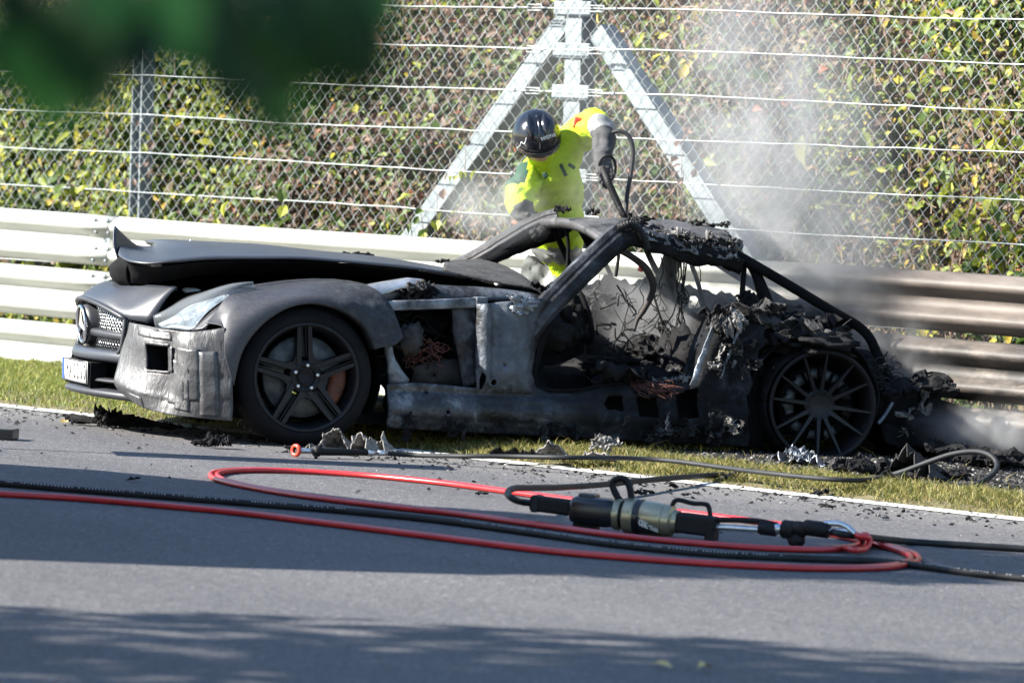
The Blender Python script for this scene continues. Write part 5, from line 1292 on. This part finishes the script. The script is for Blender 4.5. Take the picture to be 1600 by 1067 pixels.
# ------------------------------------------------------------------ hydraulic rescue tool and hoses on the road
A0 = at(832, 786, .088); RN = Vector((math.sin(.38), math.cos(.38), 0))
def rp(x, y, off=0): return hit(x, y, RN, RN.dot(A0)-off)
B0 = rp(1113, 822); AX = (B0-A0).normalized(); LEN = (B0-A0).length
ram = empty('rescue_ram', Vector((A0.x, A0.y, A0.z-.075)), math.atan2(AX.y, AX.x), 'black and champagne hydraulic rescue tool lying on the asphalt', 'rescue tool')
ram.rotation_euler.y = math.asin(-AX.z)
MR = Matrix.Translation(ram.location)@Matrix.Rotation(ram.rotation_euler.z, 4, 'Z')@Matrix.Rotation(ram.rotation_euler.y, 4, 'Y'); MRi = MR.inverted()
def rx(px): return (px-832)/281*LEN
X = Vector((1, 0, 0)); ZC = Vector((0, 0, .075))
def ramlathe(name, mat, prof, seg=32): m = MB(); m.lathe([(rx(p), r) for p, r in prof], ZC, X, seg); return m.obj(name, mat, ram, False, bevel=0)
def sm(o):
    for p in o.data.polygons: p.use_smooth = True
    o.data.polygons.foreach_set('use_smooth', [True]*len(o.data.polygons)); e = o.modifiers.new('e', 'EDGE_SPLIT'); e.split_angle = .5; return o
m = MB(); m.box(ZC+Vector((rx(863), 0, .002)), (rx(897)-rx(830), .068, .062)); m.obj('tool_arm', 'toolrubber', ram, False, bevel=.012)
m = MB(); m.box(ZC+Vector((rx(838), 0, .002)), (.03, .074, .068)); m.obj('arm_cuff', 'hosegrey', ram, False, bevel=.008)
m = MB(); m.box(ZC+Vector((rx(930), 0, .0)), (rx(966)-rx(895), .14, .108)); m.obj('motor_housing', 'toolblack', ram, True, bevel=.03)
m = MB(); m.box(ZC+Vector((rx(918), 0, .056)), (.07, .07, .02)); m.obj('housing_cap', 'toolblack', ram, False, bevel=.008)
for px in (903, 915):
    m = MB(); m.box((rx(px)+.02, .01, .012), (.05, .09, .024)); m.obj('foot', 'toolrubber', ram, False, bevel=.004)
sm(ramlathe('collar', 'gold', [(962, 0), (962, .060), (968, .062), (972, .058), (972, 0)]))
sm(ramlathe('neck', 'toolrubber', [(970, .052), (979, .052)]))
sm(ramlathe('cylinder_ring', 'gold', [(978, 0), (978, .064), (980, .070), (993, .071), (995, .068), (995, 0)]))
sm(ramlathe('seal_band', 'toolblack', [(995, .067), (996, .070), (1003, .070), (1004, .066)]))
sm(ramlathe('cylinder', 'gold', [(1004, 0), (1004, .064), (1007, .067), (1037, .063), (1038, .060), (1039, .062), (1050, .060), (1052, .050), (1053, .046), (1060, .045), (1060, 0)], 40))
m = MB(); m.box(ZC+Vector((rx(1086), 0, .0)), (rx(1115)-rx(1059), .085, .078)); m.obj('valve_block', 'toolrubber', ram, False, bevel=.012)
m = MB(); m.box(ZC+Vector((rx(1112), 0, -.012)), (.035, .09, .10)); m.obj('end_flange', 'toolrubber', ram, False, bevel=.012)
def ramtube(name, mat, pts, r, seg=10, n=6, dy=0): m = MB(); m.tube(path([MRi@Vector(p) for p in pts], n), r, seg); return m.obj(name, mat, ram)
ramtube('carry_loop', 'toolrubber', [rp(977, 792), rp(966, 778), rp(958, 762), rp(958, 752), rp(968, 747), rp(979, 751), rp(985, 766), rp(987, 786)], .0135)
ramtube('carry_handle', 'toolrubber', [rp(1046, 796), rp(1050, 790), rp(1054, 783), rp(1062, 781), rp(1082, 786), rp(1100, 787), rp(1107, 791), rp(1110, 806), rp(1113, 826)], .0095)
# lettering on a black flash round the cylinder
def onside(px, ang, r): return ZC+Vector((rx(px), -math.cos(ang)*r, math.sin(ang)*r))
m = MB(); rr = []
for k in range(9):
    u = k/8; a0, a1 = -.95, .12-.85*u; r_ = .0668-.0035*u; rr.append([onside(1005+31*u, a0+(a1-a0)*q/5, r_+.0012) for q in range(6)])
m.grid(rr); m.obj('label_flash', 'print', ram, solid=.0006)
for ch, px, an in zip('083-SPR', (1010.5, 1015, 1019.5, 1023, 1026.5, 1030.5, 1034), (-.20, -.27, -.34, -.40, -.46, -.54, -.60)):
    r_ = .0668-.0035*(px-1005)/31+.0022; p = onside(px, an, r_); nrm = Vector((0, -math.cos(an), math.sin(an))); upv = Vector((0, math.sin(an), math.cos(an)))
    M_ = Matrix.Translation(p)@Matrix(((-1, 0, 0, 0), (0, 1, 0, 0), (0, 0, 1, 0), (0, 0, 0, 1)))@Matrix(((1, 0, 0, 0), (0, -upv.y, nrm.y, 0), (0, -upv.z, nrm.z, 0), (0, 0, 0, 1)))
    text_obj(ch, .034 if px < 1023 else .024, 'white', ram, M_, 'lettering', .0008)
ramtube('pressure_pipe', 'steel', [rp(1112, 823), rp(1140, 824), rp(1170, 826), rp(1202, 828)], .0125)
ramtube('return_pipe', 'toolrubber', [rp(1112, 812), rp(1150, 812), rp(1185, 814), rp(1215, 820)], .0115)
for px, py, r, L, mt in ((1200, 826, .026, .07, 'toolrubber'), (1216, 826, .022, .03, 'steel'), (1232, 827, .036, .05, 'toolrubber'), (1250, 826, .030, .05, 'toolrubber'), (1276, 826, .031, .10, 'toolrubber')):
    c = MRi@rp(px, py); m = MB(); m.lathe([(-L/2, 0), (-L/2, r*.9), (-L/2+.006, r), (L/2-.006, r), (L/2, r*.9), (L/2, 0)], c, X, 14); sm(m.obj('coupling', mt, ram, False))
m = lump(MRi@rp(1244, 843), (.036, .03, .03), 5, 3, .15, 3); m.obj('valve_knob', 'toolrubber', ram)
ramtube('bent_pipe', 'steel', [rp(1288, 818), rp(1308, 818), rp(1322, 822), rp(1334, 832), rp(1345, 841)], .0125)
ramtube('bent_pipe', 'steel', [rp(1288, 829), rp(1312, 829), rp(1330, 831), rp(1346, 838)], .0115)

def groundpath(pts, z=.012, n=8):
    return path([p if isinstance(p, Vector) else at(p[0], p[1], z) for p in pts], n)
def hosething(name, label, cat, paths, r, mat, partname='hose_strand', offs=(0,), seg=10, group=None):
    c = Vector(paths[0][len(paths[0])//2]); root = empty(name, (c.x, c.y, 0), 0, label, cat, group)
    for P in paths:
        for o_ in offs:
            Q = []
            for i, p in enumerate(P):
                d = (P[min(i+1, len(P)-1)]-P[max(i-1, 0)]); d.z = 0; d.normalize(); nn = Vector((-d.y, d.x, 0)); wob = .004*nz((p.x*2.2, p.y*2.2, o_*50), 1)
                Q.append(p+nn*(o_+wob*(1 if o_ else .5))-Vector((root.location.x, root.location.y, 0)))
            m = MB(); m.tube(Q, r, seg); m.obj(partname, mat, root)
    return root
outer = groundpath([(-60, 766), (0, 771), (120, 778), (250, 789), (370, 800), (520, 818), (680, 838), (850, 859), (1000, 872), (1150, 882), (1270, 887), (1370, 886), (1415, 880), (1430, 871), (1410, 860), (1350, 845), (1270, 827), (1180, 814), (1060, 799), (940, 786), (820, 771), (700, 755), (580, 743), (470, 736), (385, 734), (345, 737), (334, 743), (350, 751), (400, 762), (480, 775), (600, 790), (720, 803), (860, 822), (980, 838), (1100, 849), (1200, 856), (1280, 858), (1330, 855), (1352, 849), rp(1350, 840), rp(1344, 834)], .013, 8)
hosething('red_hose', 'twin red hydraulic hose looped across the asphalt around the rescue tool', 'hose', [outer], .0112, 'hosered', offs=(-.0145, .0145))
knot = groundpath([rp(1344, 838), rp(1354, 836), rp(1359, 845), (1352, 857), (1335, 859), (1318, 855)], .02, 8)
hosething('red_hose', 'short red hose end curled round the bent pipes of the tool', 'hose', [knot], .0115, 'hosered')
blk = groundpath([(-60, 750), (0, 755), (120, 765), (250, 775), (400, 787), (540, 798), (690, 813), (830, 832), (960, 850), (1100, 864), (1230, 871), (1360, 876), (1440, 884), (1520, 895), (1600, 903), (1680, 908)], .0145)
bh = hosething('black_hose', 'long black printed hose lying in front of the tool, left to right', 'hose', [blk], .0140, 'hosegrey', 'hose_strand')
m = MB(); R = random.Random(2); L = -Vector((bh.location.x, bh.location.y, 0)); acc = 0
for i in range(len(blk)-1):
    a, b = blk[i], blk[i+1]; d = (b-a); l = d.length; d.normalize(); n = int(l/.012); up = Vector((0, -.75, .66)); up = (up-d*up.dot(d)).normalized(); sdv = d.cross(up)
    for k in range(n):
        acc += 1
        if (acc//40) % 4 == 3 or R.random() < .25: continue
        c = a+d*(l*k/n)+up*.0146+L; w = .0035*R.uniform(.5, 1); h = .004
        m.add([c-d*w-sdv*h*.5, c+d*w-sdv*h*.5, c+d*w+sdv*h*.5, c-d*w+sdv*h*.5], [(0, 1, 2, 3)])
tag(m.obj('hose_print', 'hoseink', bh, False), kind='stuff')
b2 = groundpath([rp(1300, 831), rp(1330, 836), (1420, 846), (1500, 851), (1600, 857), (1680, 861)], .0145)
hosething('black_hose', 'plain black hose running from the tool couplings to the right edge', 'hose', [b2], .0140, 'hosegrey')
b3 = groundpath([rp(836, 786), rp(815, 784), pY(800, 778, 19.8), pY(793, 770, 20.0), pY(803, 763, 20.3), pY(830, 762, 20.7), pY(880, 761, 21.2), pY(940, 757, 21.8), pY(1000, 751, 22.4), pY(1060, 746, 23.0), pY(1110, 742.5, 23.5), pY(1160, 740, 23.9), pY(1195, 738.5, 24.1), pY(1207, 735.5, 24.15), pY(1195, 733, 24.0), pY(1165, 737, 23.7), pY(1130, 746, 23.5)], .016)
hosething('black_hose', 'dark ribbed hose bending from the left end of the tool to the grass', 'hose', [b3], .0135, 'hosegrey')
b4 = groundpath([at(1340, 756, .02), at(1352, 753, .04), pY(1375, 747, 23.9), pY(1410, 737, 23.85), pY(1450, 722, 23.8), pY(1490, 709, 23.75), pY(1525, 705.5, 23.7), pY(1548, 712, 23.65), pY(1558, 726, 23.6), pY(1550, 742, 23.5), pY(1525, 757, 23.4), at(1502, 764, .04), at(1490, 768, .015)], .05)
hosething('black_hose', 'grey hose loop standing up from the ashes at far right', 'hose', [b4], .0135, 'hosegrey')
lc = at(540, 707, .03); lance = empty('branch_pipe', (lc.x, lc.y, 0), 0, 'black branch pipe with red ring nozzle lying beside the front wheel', 'nozzle'); LL = -Vector((lc.x, lc.y, 0))
p0, p1 = at(462, 703.5, .035), at(604, 708, .03); d = (p1-p0).normalized()
m = MB(); m.lathe([(-.004, .015), (-.010, .022), (-.004, .030), (.006, .031), (.012, .027), (.012, .018)], p0+LL, d+Vector((-.0, .35, 0)), 24); m.obj('nozzle_ring', 'redplastic', lance)
m = MB(); m.lathe([(0, .020), (.0, 0)], p0+LL+d*.004, d+Vector((0, .35, 0)), 20); m.obj('nozzle_face', 'rust', lance)
def la(x): return p0.lerp(p1, (x-462)/142)+LL
m = MB(); m.tube([la(466), la(492)], .012, 12); m.obj('nozzle_neck', 'steel', lance)
m = MB(); m.tube([la(489), la(491), la(498), la(500)], [.016, .026, .026, .018], 12); m.tube([la(494)+Vector((0, -.01, -.01)), la(494)+Vector((0, -.02, -.032))], .008, 8); m.obj('collar', 'toolrubber', lance)
m = MB(); m.tube([la(498), la(502), la(534), la(536), la(573)], [.015, .020, .018, .015, .0145], 12); m.obj('grip', 'toolrubber', lance)
m = MB(); m.tube([la(572), la(588)], .0125, 12); m.tube([la(590), la(604)], .0135, 12); m.obj('sleeve', 'steel', lance)
hp_ = path([at(602, 708, .03), at(650, 711, .025), at(720, 712.5, .045), at(800, 713, .06), at(880, 714.5, .075), at(950, 715, .08), at(1010, 717, .08), at(1060, 721, .08), at(1120, 729, .075), at(1200, 739, .075), at(1290, 748, .075), at(1345, 750, .075), at(1380, 746, .075)], 8)
m = MB(); m.tube([p+LL for p in hp_], .0115, 10); m.obj('hose', 'hosegrey', lance)

# ------------------------------------------------------------------ debris, each piece a thing
def debris(px, py, size, seed, mat, label, z=0, name='burnt_fragment', cat='debris', res=26, hole=0, rot=0, tilt=None, solid=.006, group=None):
    p = at(px, py+size[2]*150, z); m = crumple((0, 0, 0), size, seed, res, 1, hole, rot, tilt); o = clean(m.obj(name, mat, None, False, solid=solid))
    zz = min(v.co.z for v in o.data.vertices); 
    o.location = (p.x, p.y, z-zz+.003); return tag(o, label, cat, group)
def tornthing(px, py, L, H, seed, mat, label, rot=0, bow=.3, curl=.5, z=0, name='burnt_fragment'):
    p = at(px, py, z); o = torn(L, H, seed, 46, 9, bow, curl).obj(name, mat, None, False, solid=.005); o.location = (p.x, p.y, z-.008); o.rotation_euler = (0, 0, rot); return tag(o, label, 'debris')
tornthing(545, 704, .34, .16, 3, 'ash', 'pale jagged melted panel standing beside the front tyre', -.45, .7, .9)
tornthing(520, 707, .42, .075, 31, 'ash', 'low pale folded sheet at the foot of the jagged panel', -.25, .5, 1.6)
tornthing(592, 705, .30, .14, 12, 'ash', 'pale torn shell with spiky top right of the front tyre', -.75, .7, .5)
tornthing(500, 709, .42, .05, 5, 'ashdark', 'low charred strip in front of the pale melted panel', 0, .3, 1.5)
tornthing(895, 713, .44, .08, 8, 'ash', 'flat pale torn sheet lying under the door sill', -.35, .3, 1.4, .05)
tornthing(825, 711, .36, .07, 21, 'char', 'dark curled strip lying on the grass under the sill', -.05, .4, 1.0, .05)
tornthing(1262, 726, .30, .13, 14, 'aludirty', 'shiny crumpled foil lying against the rear wheel', -.6, .5, .8, .05)
tornthing(1300, 724, .16, .06, 17, 'ashdark', 'small grey torn scrap right of the foil at the rear wheel', .3, .5, .8, .05)
tornthing(1420, 742, .44, .19, 25, 'ashdark', 'big arched charred panel on the ground behind the rear wheel', -.5, .9, 1.2, .05)
debris(188, 662, (.50, .10, .04), 303, 'char', 'long black torn strip on the asphalt below the nose', rot=-.15)
debris(165, 659, (.12, .10, .06), 309, 'char', 'small pointed black scrap at the strip below the nose', rot=.5, tilt=(.5, 0))
debris(383, 671, (.11, .09, .05), 304, 'ash', 'small grey ash lump left of the front tyre', rot=.4, tilt=(.3, .2))
debris(340, 693, (.12, .09, .05), 305, 'char', 'small black scrap lying on the asphalt left of the red nozzle', rot=.3)
debris(313, 694, (.07, .05, .02), 306, 'char', 'tiny flat black scrap left of another scrap', rot=.3)
debris(945, 704, (.13, .09, .03), 328, 'ash', 'square light metal scrap at the end of the pale sheet', .05, rot=.2, tilt=(.9, 0), solid=.003)
debris(1248, 716, (.16, .10, .05), 330, 'aludirty', 'smaller dull foil scrap below the rear wheel', .05, rot=.9, tilt=(.3, .1), solid=.003)
debris(1500, 716, (.34, .24, .045), 312, 'char', 'black crumpled heap beside the arched panel at right', .05, rot=.1, tilt=(.2, .1))
debris(1565, 722, (.44, .32, .05), 313, 'char', 'black ragged heap at the far right below the rail', .05, rot=.7)
debris(1480, 742, (.22, .16, .03), 314, 'char', 'low black crust inside the standing hose loop', .05, rot=.3)
debris(1345, 738, (.24, .14, .05), 315, 'char', 'flat black crust in front of the rear wheel', .05, rot=.2)
debris(1405, 748, (.20, .12, .03), 316, 'char', 'black ragged clod in the ashes left of the hose loop', .05, rot=.9)
debris(1590, 700, (.26, .22, .07), 317, 'ashdark', 'tall charred heap at the right edge against the rail', .05, rot=.2, tilt=(.4, .2))
for k, (x, y, s_, lb) in enumerate(((1000, 772, .05, 'curved black flake on the asphalt above the carry loop'), (1014, 770, .06, 'flat black flakes right of the curved flake'), (1052, 762, .05, 'black flake on the asphalt near the white line'), (1072, 775, .04, 'small black flake above the tool handle'), (1284, 771, .09, 'dark crusty flake lying on the white line at right'), (1256, 780, .05, 'black flake on asphalt just below the white line'), (1292, 793, .05, 'black flake midway between line and hose coupling'), (1378, 809, .06, 'pale grey chip above the plain black hose'), (1514, 813, .05, 'thin dark flake near the white line at far right'), (752, 773, .05, 'black flake between the red hoses left of the tool'), (209, 751, .05, 'dark twisted leaf-like scrap above the black hose at left'), (712, 757, .03, 'small pale stone-like chip on the asphalt by the red loop'))):
    debris(x, y, (s_, s_*.6, s_*.28), 400+k, 'ash' if 'pale' in lb else 'char', lb, 0, res=7, rot=k, tilt=(.2, .1), solid=.003, name='burnt_flake')
for k, (x, y, lb) in enumerate(((1035, 1046, 'yellow fallen leaf on the asphalt at bottom, the left one'), (1101, 1049, 'pale yellow fallen leaf at bottom, right of the other'), (100, 664, 'yellow fallen leaf at the white line left of the car'))):
    p = at(x, y); o = bpy.data.objects.new('fallen_leaf', leafmesh('fallenleaf', k)); link(o); o.location = (p.x, p.y, .014); o.scale = (.05, .06, .06); o.rotation_euler = (.15, -.2, k*1.3+1.2); tag(o, lb, 'leaf', 'fallen leaves on the road')
# dark case at the left edge of the picture
p = at(-18, 676.5, .025); m = MB(); m.box((0, 0, .027), (.26, .16, .05)); o = m.obj('equipment_case', 'toolblack', None, False, bevel=.006, loc=(p.x, p.y, .0), rz=-.1); tag(o, 'flat black case lying on the asphalt, cut by the left edge', 'case')

# ------------------------------------------------------------------ leaves of a branch hanging close to the camera
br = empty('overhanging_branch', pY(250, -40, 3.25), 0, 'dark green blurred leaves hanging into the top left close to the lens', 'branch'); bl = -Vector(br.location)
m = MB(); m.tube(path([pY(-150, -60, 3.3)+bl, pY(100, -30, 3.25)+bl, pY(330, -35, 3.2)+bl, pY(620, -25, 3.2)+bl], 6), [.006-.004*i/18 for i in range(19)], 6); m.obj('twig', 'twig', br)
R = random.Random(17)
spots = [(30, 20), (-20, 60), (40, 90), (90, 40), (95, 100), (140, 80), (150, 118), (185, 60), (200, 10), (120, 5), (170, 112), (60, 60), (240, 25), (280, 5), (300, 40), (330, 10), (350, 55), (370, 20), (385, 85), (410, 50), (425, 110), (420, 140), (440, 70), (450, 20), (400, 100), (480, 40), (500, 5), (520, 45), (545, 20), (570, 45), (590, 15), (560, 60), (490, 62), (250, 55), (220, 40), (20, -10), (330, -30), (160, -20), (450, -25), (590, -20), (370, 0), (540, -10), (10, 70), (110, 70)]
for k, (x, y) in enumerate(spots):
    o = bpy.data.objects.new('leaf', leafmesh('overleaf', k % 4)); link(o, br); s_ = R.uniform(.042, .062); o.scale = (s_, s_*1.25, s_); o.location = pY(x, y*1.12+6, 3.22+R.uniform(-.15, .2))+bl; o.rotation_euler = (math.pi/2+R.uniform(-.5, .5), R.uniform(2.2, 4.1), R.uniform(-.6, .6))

# ------------------------------------------------------------------ what shades the road from the left, outside the frame
def tree(loc, h, cc, rad, n, label, seed):
    t = empty('roadside_tree', loc, 0, label, 'tree'); R = random.Random(seed)
    m = MB(); m.tube(path([(0, 0, -.1), (.05, .05, h*.3), (-.05, 0, h*.6), (cc[0], cc[1], cc[2])], 6), [.22-.16*i/18 for i in range(19)], 10); m.obj('trunk', 'bark', t)
    for k in range(9):
        a = k*2.4; e = Vector((cc[0]+math.cos(a)*rad[0]*.7, cc[1]+math.sin(a)*rad[1]*.7, cc[2]+R.uniform(-.3, .6)*rad[2])); m = MB(); m.tube(path([(0, 0, h*.45), Vector((0, 0, h*.5)).lerp(e, .5)+Vector((0, 0, .3)), e], 5), [.07-.006*i for i in range(11)], 6); m.obj('limb', 'bark', t)
    P = []
    while len(P) < n:
        q = Vector((R.gauss(0, 1), R.gauss(0, 1), R.gauss(0, 1))).normalized()*R.random()**.4
        if nz(q, 2.4, seed) < -.22: continue
        P.append((cc[0]+q.x*rad[0], cc[1]+q.y*rad[1], cc[2]+q.z*rad[2]))
    leaves('crown', 'leafgreen', np.array(P), .16, (0, 0, 1), 1.0, None, t)
tree((-7.9, 11.1, -.1), 5.4, (.2, .2, 5.0), (3.0, 2.7, 1.9), 9000, 'broadleaf tree beside the road left of the picture', 5)
tree((-9.4, 17.3, -.1), 5.4, (.1, .2, 5.3), (2.9, 1.7, 1.7), 8000, 'third broadleaf tree, unseen, added far left beside the van for soft shade', 13)  # unseen tree added to widen the van's shade with a soft edge
tree((-7.4, 2.2, -.1), 6.6, (.1, 0, 6.2), (2.0, 2.0, 1.8), 5000, 'taller unseen tree added beside the camera to shade the hanging branch', 9)  # out of view, added to keep the near branch leaves in shade
vp = Vector((-5.6, 19.5, 0)); van = empty('rescue_van', (vp.x, vp.y, 0), TANG+math.pi, 'tall red rescue van parked on the road left of the picture', 'van'); van.scale = (1.25, 1.25, 1.15)
rr = []
for x, z0, z1, w in ((-2.6, .45, 2.0, .92), (-2.5, .35, 2.35, 1.0), (-1, .35, 2.45, 1.02), (.6, .35, 2.45, 1.02), (1.1, .35, 2.35, 1.0), (1.75, .35, 1.45, .98), (2.45, .35, 1.15, .92), (2.6, .45, .9, .85)):
    rr.append([Vector((x, y*w, z0+(z1-z0)*q)) for y, q in ((-.9, 0), (-1, .15), (-1, .55), (-.92, .9), (-.8, 1), (.8, 1), (.92, .9), (1, .55), (1, .15), (.9, 0), (-.9, 0))])
m = MB(); m.grid(rr); m.add(rr[0][:-1], [tuple(range(10))]); m.add(rr[-1][:-1], [tuple(range(10))]); m.obj('body', 'van', van)
for x in (-1.6, 1.7):
    for y in (-.9, .9):
        m = MB(); m.lathe([(-.1, 0), (-.1, .30), (-.07, .34), (.07, .34), (.1, .30), (.1, 0)], (x, y, .34), (0, 1, 0), 24); m.obj('wheel', 'rubber', van)
m = MB(); m.grid([[Vector((1.14, y, 2.24)) for y in (-.8, .8)], [Vector((1.76, y, 1.50)) for y in (-.86, .86)]]); m.obj('windscreen', 'glassdark', van, solid=.02)
bp = at(-75, 697); bc = empty('shade_board', (bp.x, bp.y, 0), -1.4, 'slim unseen board added to cast a thin shade band on the road', 'shade caster')  # unseen board, added only for the narrow shade band across the asphalt
m = MB(); m.tube([(0, 0, 0), (0, 0, 1.5)], .02, 8); m.box((0, 0, .02), (.5, .3, .04)); m.obj('stand', 'galv', bc); m = MB(); m.box((.0, -.03, 1.0), (.34, .02, 1.0)); m.obj('panel', 'plate', bc, False, bevel=.004)

# ------------------------------------------------------------------ SMOKE
def smoke(name, c, rad, dens, scale, label, shear=(0, 0), lo=.42, hi=.72, aniso=.35, inner=.15, tex=(1, 1, .6), col=(.80, .81, .83)):
    m = MB(); m.box((0, 0, 0), [2*r for r in rad]); o = m.obj(name, 'wire', None, False, loc=c)
    for v in o.data.vertices: v.co.x += shear[0]*v.co.z; v.co.y += shear[1]*v.co.z
    mt = bpy.data.materials.new(name); mt.use_nodes = True; t = mt.node_tree; t.nodes.clear()
    k = NT.__new__(NT); k.m = mt; k.t = t; k.n = t.nodes; k.tc = t.nodes.new('ShaderNodeTexCoord')
    s3 = k.sep(k.tc.outputs['Object']); x = k.math('SUBTRACT', s3[0], k.math('MULTIPLY', s3[2], shear[0])); y = k.math('SUBTRACT', s3[1], k.math('MULTIPLY', s3[2], shear[1]))
    cb = k.node('ShaderNodeCombineXYZ', {0: k.math('DIVIDE', x, rad[0]), 1: k.math('DIVIDE', y, rad[1]), 2: k.math('DIVIDE', s3[2], rad[2])})
    ln = k.node('ShaderNodeVectorMath', {0: cb.outputs[0]}, operation='LENGTH').outputs['Value']
    n1 = k.noise(scale, 5, .58, stretch=tex, dist=.9)
    edge = k.math('ADD', ln, k.math('MULTIPLY', k.math('SUBTRACT', n1, .5), .9))
    fall = k.smooth(edge, 1.0, inner); hard = k.smooth(ln, 1.0, .8)
    d = k.math('MULTIPLY', k.math('MULTIPLY', fall, hard), k.math('MULTIPLY', k.smooth(n1, lo, hi), dens))
    pv = k.node('ShaderNodeVolumePrincipled', {'Density': d, 'Anisotropy': aniso}); pv.inputs['Color'].default_value = (*col, 1)
    ou = t.nodes.new('ShaderNodeOutputMaterial'); k.link(pv.outputs[0], ou.inputs['Volume'])
    o.data.materials.clear(); o.data.materials.append(mt); return tag(o, None, None, None, 'stuff')
smoke('rising_smoke', wp(1225, 250, 14.35), (.76, .46, 1.25), 6.2, 2.7, '', shear=(-.22, 0), lo=.36, hi=.68, tex=(1, 1, .8), col=(.70, .71, .73))
smoke('cabin_smoke', wp(1055, 478, 13.72), (.66, .42, .44), 6.4, 4.2, '', lo=.42, hi=.66, col=(.74, .75, .78))
smoke('cabin_smoke', wp(1092, 535, 13.62), (.26, .26, .26), 9.0, 4.5, '', lo=.36, hi=.66, col=(.74, .75, .78))
smoke('tail_smoke', wp(1390, 560, 14.05), (.85, .35, .42), 4.0, 2.4, '', lo=.36, hi=.7, col=(.74, .75, .78))
smoke('low_smoke', wp(1560, 672, 13.15), (.55, .40, .17), 5.0, 3.5, '', lo=.36, hi=.7)
smoke('drifting_smoke', wp(775, 322, 13.9), (.42, .30, .25), 4.0, 3.2, '', lo=.36, hi=.68)
smoke('arm_smoke', wp(955, 275, 13.9), (.38, .25, .42), 2.4, 3.0, '', lo=.38, hi=.7)

smoke('rear_smoke', wp(1265, 395, 14.2), (.85, .40, .50), 5.0, 2.8, '', lo=.36, hi=.68, tex=(1, 1, 1), col=(.66, .67, .69))
smoke('thin_smoke', wp(1080, 150, 14.6), (2.3, .45, 1.1), .42, 1.2, '', lo=.25, hi=.8, tex=(1, 1, 1))
